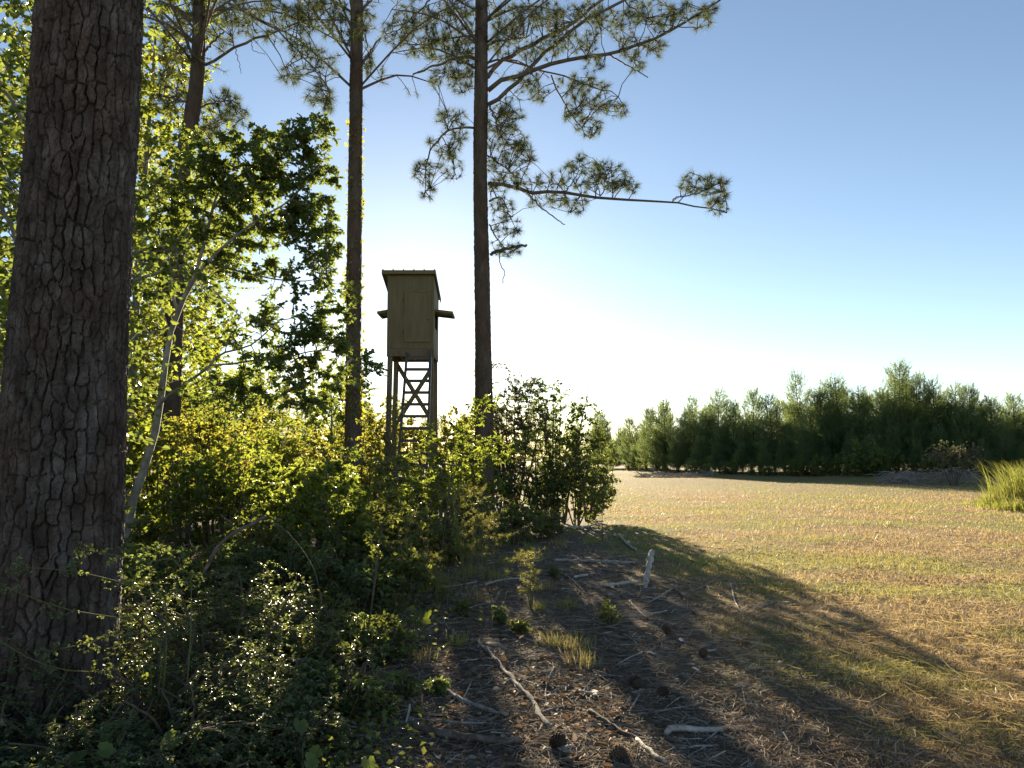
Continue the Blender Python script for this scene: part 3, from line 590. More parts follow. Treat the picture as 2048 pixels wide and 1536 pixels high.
# ------------------------------------------------------------------ far stand of young pines
def young_pine(seed, h, wmax, shoots_k=1.0):
    rng = np.random.default_rng(seed); tm, fm, bm = MB(), MB(), MB()
    lean = rng.normal(0, .03, 2)
    tz = np.linspace(-.05, h * .95, 12); ax = np.stack([lean[0] * tz ** 1.5 * .3, lean[1] * tz ** 1.5 * .3, tz], 1)
    tubes(tm, ax[None], np.linspace(.085, .015, 12)[None] * h / 7, 6)
    P = []; Ls = []; z = h * .04
    while z < h * .95:
        f = z / h; n = rng.integers(5, 8); rot = rng.random() * 6.28
        prof = wmax * min(1.0, .8 + f) * (1 - f) ** .85 * (.72 + .56 * rng.random()) + .12
        for k in range(n):
            a = rot + k * 6.283 / n + rng.normal(0, .3); l = prof * (.6 + .55 * rng.random()); s = np.array([np.interp(z, tz, ax[:, 0]), np.interp(z, tz, ax[:, 1]), z])
            d = np.array([math.cos(a), math.sin(a), 0]); up = .05 + .45 * f
            e = s + d * l + np.array([0, 0, l * (up + .15)]); mid = s + d * l * .55 + np.array([0, 0, l * up * .3])
            tt = np.linspace(0, 1, 6)[:, None]; P.append((1 - tt) ** 2 * s + 2 * tt * (1 - tt) * mid + tt * tt * e); Ls.append(l)
        z += h * (.062 - .03 * f) * (.75 + .5 * rng.random())
    P = np.array(P); Ls = np.array(Ls); tubes(bm, P[:, [0, 2, 5]], np.linspace(.02, .006, 3)[None] * np.ones((len(P), 1)), 3)
    N = int(1350 * shoots_k); bi = rng.choice(len(P), N, p=Ls ** 1.5 / (Ls ** 1.5).sum()); t = (.22 + .78 * rng.random(N) ** .8) * 4.999; i = t.astype(int); u = (t - i)[:, None]
    p = P[bi, i] * (1 - u) + P[bi, i + 1] * u; d = nrm(P[bi, i + 1] - P[bi, i])          # side twigs spread each branch into a fan
    lat = nrm(np.cross(d, [0, 0, 1.])) * (rng.normal(0, .2, N) * Ls[bi])[:, None]; p = p + lat + rng.normal(0, .05, (N, 3))
    out = nrm(d * .6 + lat * .5 + rng.normal(0, .3, d.shape) + np.array([0, 0, .6])); L = .26 + .26 * rng.random(N)   # shoots turn up like candles
    q = np.linspace(0, 1, 3)[None, :, None]; Sh = p[:, None] + out[:, None] * L[:, None, None] * q + np.array([0, 0, .1]) * q * q
    cand = []
    for k in range(7):                                         # leader and the candles round it
        w = rng.random() if k else 0; aa = rng.random() * 6.28; s = np.array([ax[-1, 0] + math.cos(aa) * .45 * w, ax[-1, 1] + math.sin(aa) * .45 * w, h * (.88 - .2 * w)])
        cand.append(np.linspace(s, s + np.array([rng.normal(0, .04), rng.normal(0, .04), h * (.05 + .05 * rng.random()) if k else h * .15]), 3))
    put_needles(rng, fm, Sh, 24, .17, .022, .05, 1.0)
    put_needles(rng, fm, np.array(cand), 44, .11, .014, .02, 1.2)
    return tm.mesh('trunk', M['bark']), fm.mesh('crown', M['needle_young']), bm.mesh('twigs', M['bark'])
YP = [young_pine(100 + k, 7.2, w, s) for k, (w, s) in enumerate([(2.5, 1.15), (2.2, 1.05), (2.8, 1.25), (2.0, .95), (2.4, 1.1)])]
def put_young(px, Y, h, v, rot, label, group):
    g = gp(px, Y); r = thing('young_pine', label, 'tree', g, group); r.location.z -= .05
    s = h / 7.2 / .99; r.scale = (s * (.95 + .1 * math.sin(px)), s, s); r.rotation_euler.z = rot
    for nm, me in (('trunk', YP[v][0]), ('crown', YP[v][1]), ('twigs', YP[v][2])): link(nm, me, r)
rng = np.random.default_rng(5)
TOP = [(1150, 850), (1200, 822), (1260, 835), (1300, 815), (1330, 792), (1390, 790), (1435, 778), (1465, 800), (1505, 775), (1545, 785), (1600, 742), (1650, 760), (1680, 745), (1720, 775), (1760, 770), (1800, 722), (1835, 748), (1870, 752), (1905, 765), (1940, 770), (1985, 790), (2030, 785), (2100, 770), (2200, 770)]
GL = 'young pine in the dense dark stand along the far edge of the field'
for px, py in TOP:                                            # the skyline trees
    Y = float(tline(px)) + 2.5 + 3 * rng.random(); h = at(px, py, Y)[2] - gp(px, Y)[2]
    put_young(px, Y, h, int(rng.integers(5)), rng.random() * 6.28, 'tall young pine whose pointed top stands above the far stand', 'tall young pines of the far stand')
for k in range(125):                                          # fillers in front and behind
    px = 1170 + 1090 * (k + .9 * rng.random()) / 125; row = k % 5
    Y = float(tline(px)) + (-.6, .8, 4, 8, 12)[row] + 2.2 * rng.random()
    py = np.interp(px, [a for a, _ in TOP], [b for _, b in TOP]); h = (at(px, py, Y)[2] - .3) * ((.42, .62, .74, .82, .86)[row] * (.75 + .4 * rng.random()))
    put_young(px, Y, max(1.6, h), int(rng.integers(5)), rng.random() * 6.28, ('short bushy young pine at the front of the far stand beside the field', GL)[row > 0], ('short young pines along the field edge', 'young pines of the far stand')[row > 0])
for k in range(26):                                           # the same stand, far beyond the blind
    px = -260 + 1400 * (k + .7 * rng.random()) / 26; Y = 128 + 14 * rng.random()
    put_young(px, Y, 8 + 2.5 * rng.random() + (2.5 if px < 820 else 0), int(rng.integers(5)), rng.random() * 6.28, 'hazy young pine far behind the raised blind', 'young pines far behind the blind')

# ------------------------------------------------------------------ broadleaf trees and shrubs
def crown_plant(name, label, cat, seed, base, skel, blobs, per, size, width, tpl, leaf, stemmat='stem', group=None, twr=.006, flat=.8, t0=.25, sag=.08, droop=.15, lname='leaves', sname='stem', sr=None):
    """skel: list of (polyline, r0, r1) in world space; blobs: (centre, radii, number of twigs)"""
    rng = np.random.default_rng(seed); root = thing(name, label, cat, base, group)
    m = MB(); nodes = []; limb = MB()
    for k, (pts, r0, r1) in enumerate(skel):
        if sname == 'trunk':
            limb = MB(); nodes.append(tube1(limb, pts, r0, r1, 14, 7, min(.006, r0 * .2), rng)[3:]); under(root, limb.obj('branch' if k else 'trunk', M[stemmat])); continue
        nodes.append(tube1(m, pts, r0, r1, 14, 7 if r0 > .03 else 5, min(.006, r0 * .2), rng)[3:])
    ends = np.concatenate([blob(rng, c, r, n) for c, r, n in blobs]); ends[:, 2] = np.maximum(ends[:, 2], base[2] + .06)
    f = MB()
    for P, lvl, L in connect(rng, np.concatenate(nodes), ends, 5, sag):
        Q = P if lvl == 0 else (P[:, [0, 4]] if base[1] > 7 else P[:, [0, 2, 4]]); tubes(m, Q, np.linspace(twr * (1.6 if lvl == 0 else 1), twr * .5, Q.shape[1])[None] * np.ones((len(P), 1)), 3)
        put_leaves(rng, f, P, per, size, width, tpl, flat, t0, droop)
    under(root, m.obj('twigs' if sname == 'trunk' else sname, M[stemmat])); under(root, f.obj(lname, M[leaf]))
    return root
def bush(name, label, cat, seed, px, Y, h, w, nst, ntw, per, size, width, tpl, leaf, group=None, lo=.25, stemmat='stem', wy=None, **kw):
    """many-stemmed shrub; crown between lo*h and h"""
    rng = np.random.default_rng(seed + 5000); b = gp(px, Y); b[2] -= .02; wy = wy or w
    sk = []
    for k in range(nst):
        a = rng.random() * 6.28; q = math.sqrt(rng.random()); e = b + np.array([math.cos(a) * q * w * .42, math.sin(a) * q * wy * .42, h * (.6 + .35 * rng.random())])
        s = b + np.array([math.cos(a) * w * .05, math.sin(a) * wy * .05, 0]); mid = (s * .55 + e * .45) + np.array([0, 0, h * .12]) + rng.normal(0, .04 * h, 3)
        sk.append((np.array([s, mid, e]), .012 + .006 * h, .004))
    zc = h * (lo + 1) / 2; rz_ = h * (1 - lo) / 2; bl_ = []
    nb = 9
    for k in range(nb):
        d = nrm(rng.normal(size=3)); c = b + np.array([d[0] * w * .3, d[1] * wy * .3, zc + d[2] * rz_ * .6]); s = .35 + .3 * rng.random()
        bl_.append((c, (w * .5 * s + .03, wy * .5 * s + .03, rz_ * s + .03), ntw // nb))
    if Y > 7.3 and tpl == 'oval': tpl = 'dia'; width = width * 1.25
    return crown_plant(name, label, cat, seed, b, sk, bl_, int(per * 1.75), size * 1.12, width, tpl, leaf, stemmat, group, **kw)

# the leafy oak sapling with the pale leaning trunk
Y = 9.0
A = lambda pts, Y=Y, dy=0: np.array([at(a, b, Y + dy * k / max(1, len(pts) - 1)) for k, (a, b) in enumerate(pts)])
ob = gp(232, Y); ob[2] -= .03
sk = [(np.vstack([ob, A([(250, 1080), (266, 1000), (288, 930), (310, 860), (322, 790), (332, 720), (346, 650), (370, 592), (395, 540), (408, 490), (425, 420), (450, 350)])]), .062, .014),
      (A([(310, 824), (330, 796), (369, 770), (412, 738), (441, 708), (500, 690), (560, 640)], dy=-.5), .022, .006), (A([(421, 731), (460, 728), (503, 721), (570, 715), (650, 700), (720, 725)], dy=.3), .014, .005),
      (A([(372, 590), (420, 520), (500, 450), (580, 400), (640, 330)], dy=-.4), .022, .005), (A([(355, 630), (340, 560), (320, 480), (310, 400)], dy=.4), .02, .005),
      (A([(400, 520), (470, 540), (560, 560), (640, 560)], dy=.5), .016, .005), (A([(410, 480), (400, 380), (380, 300)], dy=.3), .016, .005), (A([(425, 420), (480, 350), (560, 300), (620, 260)], dy=-.2), .014, .004)]
pm = lambda p: p * Y / F
bb = [(at(a, b, Y + o), (pm(rx), .55, pm(ry)), n) for a, b, rx, ry, n, o in [
    (470, 330, 90, 70, 110, 0), (560, 300, 90, 60, 80, -.2), (630, 265, 50, 40, 24, -.2), (420, 420, 90, 80, 110, .1), (530, 410, 100, 80, 120, 0), (630, 390, 60, 90, 60, 0), (330, 430, 60, 110, 70, .3), (320, 560, 60, 80, 40, .3),
    (600, 500, 90, 80, 80, .2), (480, 520, 90, 50, 60, .3), (390, 300, 40, 50, 26, .2), (600, 620, 90, 70, 60, .2), (650, 690, 60, 50, 44, .3), (520, 680, 90, 50, 44, 0), (560, 770, 110, 60, 60, .1), (430, 800, 80, 60, 36, -.2), (640, 780, 50, 50, 26, .2), (745, 745, 34, 46, 12, .3), (660, 470, 30, 60, 18, 0), (690, 600, 40, 50, 16, .1)]]
crown_plant('oak_sapling', 'leafy oak sapling with pale leaning trunk between the thick pine and slim pine', 'tree', 61, ob, sk, bb, 17, .078, .55, 'oak', 'leaf_oak', 'grey_bark', sname='trunk', lname='crown', flat=.9, twr=.005)

# tall leafy trees behind the thick pine
def leafy_tree(label, seed, px, Y, h, w, zlo, ntw, leaf, size=.085, tpl='star', group=None, per=12):
    rng = np.random.default_rng(seed + 900); b = gp(px, Y); b[2] -= .03
    tp = b + np.array([rng.normal(0, .4), rng.normal(0, .3), h * .95]); md = (b + tp) / 2 + rng.normal(0, .15, 3)
    sk = [(np.array([b, md, tp]), .02 + .009 * h, .02)]; ax = smoothpath([b, md, tp], 20); bl_ = []
    for k in range(11):
        f = zlo + (1 - zlo) * (k + .5) / 11; s = ax[min(19, int(f * .85 * 19))]; a = k * 2.4 + rng.random()
        l = w * .5 * (.55 + .5 * math.sin(min(1, (f - zlo) / (1 - zlo) * 1.15 + .12) * math.pi)) * (.75 + .4 * rng.random())
        e = b + np.array([s[0] - b[0] + math.cos(a) * l, s[1] - b[1] + math.sin(a) * l, f * h]); m_ = (s + e) / 2 + np.array([0, 0, .1 * l])
        sk.append((np.array([s, m_, e]), .028, .008)); r = l * .55 + .25
        bl_.append((e * .72 + s * .28, (r, r, h * (1 - zlo) * .11 + .25), ntw // 11))
    return crown_plant('leafy_tree', label, 'tree', seed, b, sk, bl_, per, size, .8, tpl, leaf, 'grey_bark', group, sname='trunk', lname='crown')
for k, (px, Y, h, w, zl, n, lf) in enumerate([(262, 17.2, 12.5, 4.6, .25, 1100, 'leaf_gum'), (60, 16, 12, 5.4, .2, 1200, 'leaf_gum'), (-140, 12, 10, 5, .15, 1000, 'leaf_gum'), (-60, 20, 13, 6, .2, 1000, 'leaf_yellow'), (210, 21, 13, 5.5, .2, 1100, 'leaf_yellow'), (330, 24, 9, 4.5, .15, 800, 'leaf_gum'), (130, 12.5, 7, 3.4, .1, 500, 'leaf_gum')]):
    leafy_tree({262: 'tall yellow-green leafy tree between the thick pine and the crooked pine', 130: 'short leafy tree just behind the thick pine', 330: 'leafy tree seen behind the lower trunk of the crooked pine'}.get(px, 'tall yellow-green leafy tree on the far side of the thick pine' if px < 150 else 'yellow-lit leafy tree far behind the thick pine'), 300 + k, px, Y, h, w, zl, n, lf, .115 if Y > 18 else .095, 'dia', 'leafy trees behind the thick pine', 16)
for k, (px, Y, h, w, lf) in enumerate([(130, 38, 7.5, 6, 'leaf_gum'), (260, 34, 6.8, 5.5, 'leaf_yellow'), (370, 37, 6.6, 5.5, 'leaf_gum'), (470, 33, 5.6, 5, 'leaf_gum'), (560, 38, 6.2, 5.5, 'leaf_yellow'), (640, 34, 5.0, 4.5, 'leaf_gum'), (715, 37, 5.0, 4.5, 'leaf_dark'), (0, 36, 8, 6, 'leaf_gum')]):
    leafy_tree('low leafy tree deep in the wood behind the oak sapling', 340 + k, px, Y, h, w, .04, 420, lf, .16, 'dia', 'low trees deep in the wood', 12)
leafy_tree('dark leafy tree crowding the shaded side of the thick pine', 330, -30, 7.6, 6.6, 3.2, .1, 560, 'leaf_oak', .08, 'oval', None, 12)

# shrubs around the oak sapling and toward the slim pine, lit from behind
GS = 'sunlit yellow-green shrub below the oak sapling'
for k, (px, Y, h, w, lf, tpl, sz) in enumerate([(300, 12, 2.3, 2.0, 'leaf_gum', 'oval', .06), (440, 12.5, 2.5, 2.2, 'leaf_yellow', 'oval', .06), (560, 13.5, 1.9, 2.3, 'leaf_gum', 'oval', .075), (660, 13, 1.6, 1.6, 'leaf_gum', 'oval', .06), (380, 17, 3.3, 2.8, 'leaf_yellow', 'oval', .065), (520, 18.5, 3.0, 3, 'leaf_gum', 'oval', .065), (630, 19.5, 2.5, 2.2, 'leaf_yellow', 'oval', .065), (250, 18, 3.8, 3, 'leaf_gum', 'oval', .065), (40, 11, 2.6, 2.4, 'leaf_gum', 'oval', .06), (-60, 14, 3.2, 3, 'leaf_yellow', 'oval', .065)]):
    bush('shrub', (GS if lf == 'leaf_gum' else 'golden-lit shrub below the oak sapling') if k < 8 else 'sunlit yellow-green shrub seen past the shaded side of the thick pine', 'shrub', 400 + k, px, Y, h, w, 9, 420, 9, sz, .6 if tpl == 'oval' else .95, tpl, lf, ('sunlit green shrubs below the oak sapling' if lf == 'leaf_gum' else 'golden shrubs below the oak sapling') if k < 8 else 'sunlit shrubs past the thick pine', lo=.08)
GB = 'golden-lit leafy shrub crowding the legs of the raised blind'
for k, (px, Y, h, w) in enumerate([(765, 21.8, 3.3, 2.1), (840, 22.6, 2.7, 2.2), (920, 22.0, 3.1, 2.0), (955, 20.6, 2.8, 1.4), (740, 18.8, 1.7, 1.5), (895, 18.6, 1.5, 1.4)]):
    bush('shrub', GB if k < 4 else 'low yellow-green shrub in front of the legs of the raised blind', 'shrub', 430 + k, px, Y, h, w, 9, 640 if k < 4 else 380, 9, .066, .6, 'oval', 'leaf_yellow' if k < 4 else 'leaf_gum', 'shrubs behind the legs of the blind' if k < 4 else 'shrubs before the legs of the blind', lo=.06)
# dark thicket to the right of the open-limbed pine
bush('tall_shrub', 'tall dark purplish-green shrub close against the open-limbed pine', 'shrub', 450, 1030, 19.6, 4.0, 2.6, 16, 820, 10, .055, .6, 'oval', 'leaf_purple', lo=.06)
bush('tall_shrub', 'tall green shrub with bare lower stems next to the purplish shrub', 'shrub', 451, 1118, 19.2, 3.8, 2.3, 10, 760, 9, .058, .6, 'oval', 'leaf_dark', lo=.05)
bush('shrub', 'low spreading grey-green shrub with loose twigs at the field edge of the thicket', 'shrub', 452, 1178, 19.8, 2.6, 2.0, 9, 800, 11, .048, .5, 'oval', 'weed', lo=.05)
bush('shrub', 'small leafy shrub under the tall purplish shrub', 'shrub', 453, 1005, 18.4, 1.5, 1.2, 7, 200, 9, .05, .6, 'oval', 'leaf_dark', lo=.05)
bush('shrub', 'thin green shrub of small leaves beneath the green tall shrub', 'shrub', 454, 1090, 18.5, 1.3, 1.3, 8, 130, 9, .05, .6, 'oval', 'leaf_dark', lo=.1)

bush('shrub', 'loose mid-green shrub between the two tall shrubs of the thicket', 'shrub', 455, 1075, 18.9, 2.2, 1.8, 8, 340, 9, .055, .6, 'oval', 'leaf_dark', lo=.03)
bush('shrub', 'dull green shrub in front of the low grey-green shrub by the field', 'shrub', 456, 1150, 18.6, 1.7, 1.6, 8, 420, 10, .05, .6, 'oval', 'weed', lo=.03)
# undergrowth, middle distance
def under_label(px, Y, lf):
    what = 'dark green leafy undergrowth' if lf == 'leaf_dark' else 'mixed green and yellowing undergrowth'
    if px < 100: return what + ' on the shaded side of the thick pine', 'undergrowth beside the thick pine'
    if px < 350: return what + ' between the thick pine and the pale leaning trunk', 'undergrowth by the pale leaning trunk'
    if px < 640 and Y > 7.5: return what + ' under the crown of the oak sapling', 'undergrowth under the oak sapling'
    if px < 640: return what + ' around the broken dark branch', 'undergrowth around the broken branch'
    if px < 730 and Y < 7: return what + ' low at the edge of the pine straw', 'undergrowth at the edge of the straw'
    if px < 850: return what + (' in front of the slim pine and the blind' if Y > 7.5 else ' beside the thin dark-stemmed sapling'), 'undergrowth before the slim pine'
    if px < 980: return what + ' in front of the open-limbed pine', 'undergrowth before the open-limbed pine'
    return what + ' low below the purplish and green tall shrubs', 'undergrowth below the thicket'
for k, (px, Y, h, w, lf) in enumerate([(300, 7.4, .8, 1.2, 'leaf_dark'), (420, 8.0, .85, 1.4, 'leaf_dark'), (520, 9.0, 1.0, 1.4, 'leaf_mix'), (600, 8.2, .7, 1.1, 'leaf_dark'), (680, 9.4, .8, 1.3, 'leaf_mix'), (740, 10.5, .9, 1.3, 'leaf_dark'), (820, 10.8, 1.2, 1.3, 'leaf_mix'), (640, 6.9, .45, .9, 'leaf_mix'), (560, 6.6, .45, .9, 'leaf_dark'), (470, 6.8, .5, 1.0, 'leaf_mix'), (720, 8.0, .6, .9, 'leaf_dark'), (800, 8.6, .6, 1.0, 'leaf_mix'),
                                         (900, 12, 1.1, 1.3, 'leaf_mix'), (960, 13.5, .9, 1.2, 'leaf_dark'), (1030, 14.5, .7, 1.3, 'leaf_mix'), (1100, 15.5, .65, 1.2, 'leaf_mix'), (690, 6.2, .4, .7, 'leaf_dark'), (780, 6.4, .35, .7, 'leaf_mix'), (620, 5.4, .4, .7, 'leaf_mix'), (700, 5.0, .35, .6, 'leaf_dark'), (180, 6.4, .9, 1.2, 'leaf_dark'), (-40, 6.0, 1.3, 1.5, 'leaf_dark'), (20, 8.5, 1.9, 1.8, 'leaf_mix')]):
    ul, ug = under_label(px, Y, lf); bush('undergrowth_shrub', ul, 'shrub', 470 + k, px, Y, h, w, 8, int(80 + 120 * w * min(h, 1.2)), 9, .05 if Y > 7 else .038, .58, 'oval', lf, ug, lo=.05)
for k, (px, Y, h, w, lf, tpl, lb) in enumerate([(380, 10.5, 1.75, 1.1, 'leaf_bright', 'oval', 'slender backlit shrub beside the pale leaning trunk'), (465, 11, 2.0, 1.2, 'leaf_gum', 'star', 'slender star-leaved shrub under the middle of the oak sapling'), (545, 10.6, 1.8, 1.1, 'leaf_bright', 'star', 'slender bright star-leaved shrub behind the broken dark branch'), (615, 10.2, 1.5, 1.0, 'leaf_gum', 'oval', 'slender yellow-green shrub short of the slim pine'),
        (770, 12, 1.55, 1.1, 'leaf_gum', 'oval', 'slender backlit shrub before the left legs of the blind'), (835, 13, 1.45, 1.2, 'leaf_bright', 'oval', 'slender bright shrub hiding the foot of the ladder'), (905, 14, 1.9, 1.2, 'leaf_gum', 'oval', 'slender yellow-green shrub before the right legs of the blind'), (725, 14.5, 2.3, 1.2, 'leaf_yellow', 'oval', 'slender yellow shrub hiding the base of the slim pine'), (945, 15.5, 2.1, 1.2, 'leaf_gum', 'oval', 'slender shrub just before the open-limbed pine'), (690, 9.6, 1.3, .9, 'leaf_bright', 'oval', 'slender bright shrub beside the star-leaved sapling')]):
    bush('slender_shrub', lb, 'shrub', 800 + k, px, Y, h, w, 7, 170, 7, .062, .55 if tpl == 'oval' else .9, 'oval' if tpl == 'oval' else 'oak', lf, None, lo=.12)
# taller saplings standing out of the undergrowth
def sapling(label, seed, pts, Y, leafn, ntw, per, size, width, tpl, leaf, r=(.012, .004), blobs=(), name='sapling', stemmat='stem', **kw):
    p = [gp(pts[0][0], Y)] + [at(a, b, Y) for a, b in pts[1:]]; p[0][2] -= .02
    bl_ = [(at(a, b, Y), (rx * Y / F, .22, ry * Y / F), n) for a, b, rx, ry, n in blobs]
    return crown_plant(name, label, 'sapling', seed, p[0], [(np.array(p), *r)], bl_, per, size, width, tpl, leaf, stemmat, **kw)
sapling('thin dark-stemmed sapling with leaves only in its upper half', 520, [(742, 0), (752, 1150), (763, 1060), (778, 980), (790, 920)], 7.2, 0, 0, 9, .05, .5, 'oval', 'leaf_mix', blobs=[(765, 1010, 45, 45, 36), (785, 940, 45, 40, 30), (745, 1060, 30, 35, 14), (800, 990, 40, 40, 16)])
sapling('bright green sapling with lance-shaped leaves in front of the ladder', 521, [(880, 0), (895, 1010), (915, 930), (945, 860), (965, 810)], 11.0, 0, 0, 9, .085, .34, 'oval', 'leaf_bright', blobs=[(880, 880, 55, 50, 34), (940, 870, 60, 50, 34), (1000, 900, 60, 36, 24), (970, 810, 30, 24, 10), (1050, 880, 40, 30, 9), (840, 930, 50, 40, 22), (800, 940, 40, 40, 16)])
sapling('slender sapling of star-shaped leaves at the foot of the slim pine', 522, [(668, 0), (672, 1020), (680, 960), (690, 900)], 11.5, 0, 0, 8, .09, .95, 'star', 'leaf_bright', blobs=[(660, 960, 50, 50, 22), (700, 920, 40, 40, 14), (620, 990, 50, 40, 16), (710, 1010, 40, 40, 12)])
sapling('little bare-stemmed seedling standing at the edge of the sunlit field', 523, [(1203, 0), (1204, 1010), (1207, 975)], 15.2, 0, 0, 6, .05, .5, 'oval', 'leaf_dark', r=(.007, .003), blobs=[(1207, 985, 16, 12, 9)])
# feathery yellow dog fennel
def fennel(label, seed, px, Y, h, w, n):
    rng = np.random.default_rng(seed); b = gp(px, Y); b[2] -= .02; root = thing('feathery_weed', label, 'weed', b); m, f = MB(), MB(); nd = []
    for k in range(6):
        a = rng.random() * 6.28; e = b + np.array([math.cos(a) * w * .25, math.sin(a) * w * .25, h * (.75 + .25 * rng.random())]); nd.append(tube1(m, [b, (b + e) / 2 + rng.normal(0, .02, 3), e], .006, .002, 10, 4)[3:])
    nd = np.concatenate(nd); e = nd[rng.integers(0, len(nd), n)] + np.stack([rng.normal(0, w * .22, n), rng.normal(0, w * .22, n), .04 + .12 * h * rng.random(n)], 1)
    for P, lvl, L in connect(rng, nd, e, 5, -.1):
        tubes(m, P, np.linspace(.003, .0015, 5)[None] * np.ones((len(P), 1)), 3); put_needles(rng, f, P, 26, .045, .0035, .1, .8)
    under(root, m.obj('stem', M['stem_green'])); under(root, f.obj('leaves', M['fennel']))
fennel('feathery yellow weed glowing at the foot of the open-limbed pine', 540, 930, 9.6, 1.35, .75, 150)
fennel('small feathery yellow weed on the litter near the bleached log', 541, 1062, 8.4, .62, .42, 70)
fennel('short feathery weed under the taller glowing feathery weed', 542, 975, 10.2, .9, .7, 80)
fennel('slender feathery weed beside the thin dark-stemmed sapling', 544, 820, 8.8, .95, .5, 70)
fennel('wispy feathery weed between the undergrowth and the fallen sticks', 543, 880, 8.6, .6, .5, 50)

# glossy small-leaved shrubs by the thick trunk
GP_ = 'glossy small-leaved shrub with thin arching twigs'
for k, (px, Y, h, w, n) in enumerate([(440, 5.3, .85, 1.1, 300), (330, 4.6, .65, 1.0, 260), (190, 4.05, .42, .8, 330), (60, 3.95, .5, .8, 330), (-70, 4.1, .75, .9, 300), (520, 5.7, .85, 1.0, 420), (400, 4.2, .5, .9, 420), (270, 3.85, .36, .8, 340), (120, 3.65, .3, .7, 300), (500, 4.6, .5, .8, 360), (600, 5.2, .45, .8, 260), (10, 3.5, .28, .6, 240), (360, 3.7, .3, .7, 300), (560, 4.2, .3, .6, 200), (250, 5.4, .8, .8, 300), (470, 3.8, .26, .5, 180), (210, 3.5, .24, .6, 220)]):
    bush('small_leaved_shrub', GP_ + (' against the roots of the thick pine' if px < 230 else ' under the broken dark branch' if Y > 4.5 else ' spilling toward the fallen sticks' if px > 440 else ' in the thick of the low shrubs'), 'shrub', 560 + k, px, Y, h, w * 1.45, 11, int(n * .85), 10, .024, .62, 'oval' if Y < 3.9 else 'dia', 'leaf_privet', 'small-leaved shrubs by the thick pine', lo=.02, flat=.22, droop=.02, twr=.0022, sag=.15, t0=.15)
# loose arching sprays in front of the trunk
rng = np.random.default_rng(77)
for k, path in enumerate([[(330, 1250), (230, 1235), (120, 1215), (0, 1170)], [(300, 1330), (200, 1345), (90, 1330), (-20, 1270)], [(330, 1190), (240, 1165), (140, 1140), (40, 1135)], [(380, 1150), (300, 1125), (230, 1110), (150, 1095)], [(320, 1290), (240, 1270), (180, 1285), (110, 1300)]]):
    Pp = [at(a, b, 4.35 - .4 * i / 3) for i, (a, b) in enumerate(path)]; g = gp(path[0][0] + 10, 4.45); g[2] -= .02
    crown_plant('arching_spray', 'thin leafy spray arching across the bark of the thick pine', 'shrub', 580 + k, g, [(np.array([g] + Pp), .005, .002)], [(q, (.09, .09, .06), 9) for q in Pp], 7, .02, .6, 'oval', 'leaf_privet', 'stem_green', 'arching sprays before the thick pine', twr=.0016)
# grape vine with big round leaves
rng = np.random.default_rng(78); g = gp(300, 3.7); vr = thing('grape_vine', 'low vine with big round yellow-green leaves among the glossy small leaves', 'vine', g); m, f = MB(), MB()
LP = [(355, 1470, .1), (195, 1500, .085), (345, 1375, .09), (180, 1420, .06), (155, 1505, .09), (430, 1265, .06), (290, 1345, .055), (600, 1440, .09), (610, 1520, .08), (735, 1515, .07), (200, 1455, .07), (225, 1475, .07), (715, 1360, .07), (510, 1380, .07), (580, 1395, .07), (830, 1215, .10), (855, 1222, .09), (845, 1240, .09), (640, 1500, .07), (240, 1440, .06)]
for a, b, s in LP:
    Yq = min(7.6, 2461 / (b - 915) * .86); c = at(a, b, Yq); c[2] = max(c[2], .06); b0 = np.array([c[0] + rng.normal(0, .05), c[1] + rng.normal(0, .05), float(gz(c[0], c[1])) - .01])
    tube1(m, [b0, (b0 + c) / 2 + rng.normal(0, .015, 3), c], .0025, .0015, 6, 4)
    leaves(f, c[None], np.array([[rng.normal(0, 1), rng.normal(-.5, .6), -.3]]), np.array([[rng.normal(0, .5), -.8, .6]]), np.array([s * .95]), .95, 'heart')
tag(under(vr, m.obj('stem', M['stem_green'])), kind='stuff'); under(vr, f.obj('leaves', M['leaf_bright']))

# vines climbing trunks
def vine(label, seed, line, Y, n, size, leaf, bias):
    rng = np.random.default_rng(seed); pts = [at(a, b, Y) for a, b, r in line]; rr = [r * Y / F for a, b, r in line]
    g = gp(line[0][0], Y - .25); root = thing('climbing_vine', label, 'vine', g); m, f = MB(), MB(); P = smoothpath(pts, 60); R = np.interp(np.linspace(0, 1, 60), np.linspace(0, 1, len(rr)), rr)
    for k in range(3):
        th = np.cumsum(rng.normal(0, .18, 60)) + k * 2 - 2.2; Q = P + np.stack([np.cos(th) * R * 1.03, np.sin(th) * R * 1.03, np.zeros(60)], 1); Q[0] = g; tubes(m, Q[None], np.linspace(.012, .004, 60)[None], 4)
    i = rng.integers(0, 60, n); w = np.array([x for x in bias])[np.minimum((i / 60 * len(bias)).astype(int), len(bias) - 1)]; i = i[rng.random(n) < w * (.25 + 1.5 * sstep(.4, .65, vnoise(i * .22, i * 0., seed=seed)))]; n = len(i)
    th = rng.random(n) * 6.28; r = R[i] * (1.0 + .1 * rng.random(n) ** 2) + .05 * rng.random(n) ** 3
    o = np.stack([np.cos(th), np.sin(th), np.zeros(n)], 1); pos = P[i] + o * r[:, None] + np.array([0, 0, 1.]) * rng.normal(0, .06, (n, 1))
    leaves(f, pos, o * .5 + rng.normal(0, .5, (n, 3)) - [0, 0, .5], o + rng.normal(0, .5, (n, 3)), size * (.6 + .7 * rng.random(n)), .75, 'oval')
    under(root, m.obj('stem', M['stem'])); under(root, f.obj('leaves', M[leaf]))
vine('leafy vine climbing the straight slim pine with golden backlit leaves', 590, [(708, 1000, 17), (706, 850, 16), (707, 600, 15), (710, 400, 14), (711, 240, 13)], 17.0, 1700, .085, 'leaf_yellow', [.45, .5, .6, 1, 1, .8, .45, .2, .12])
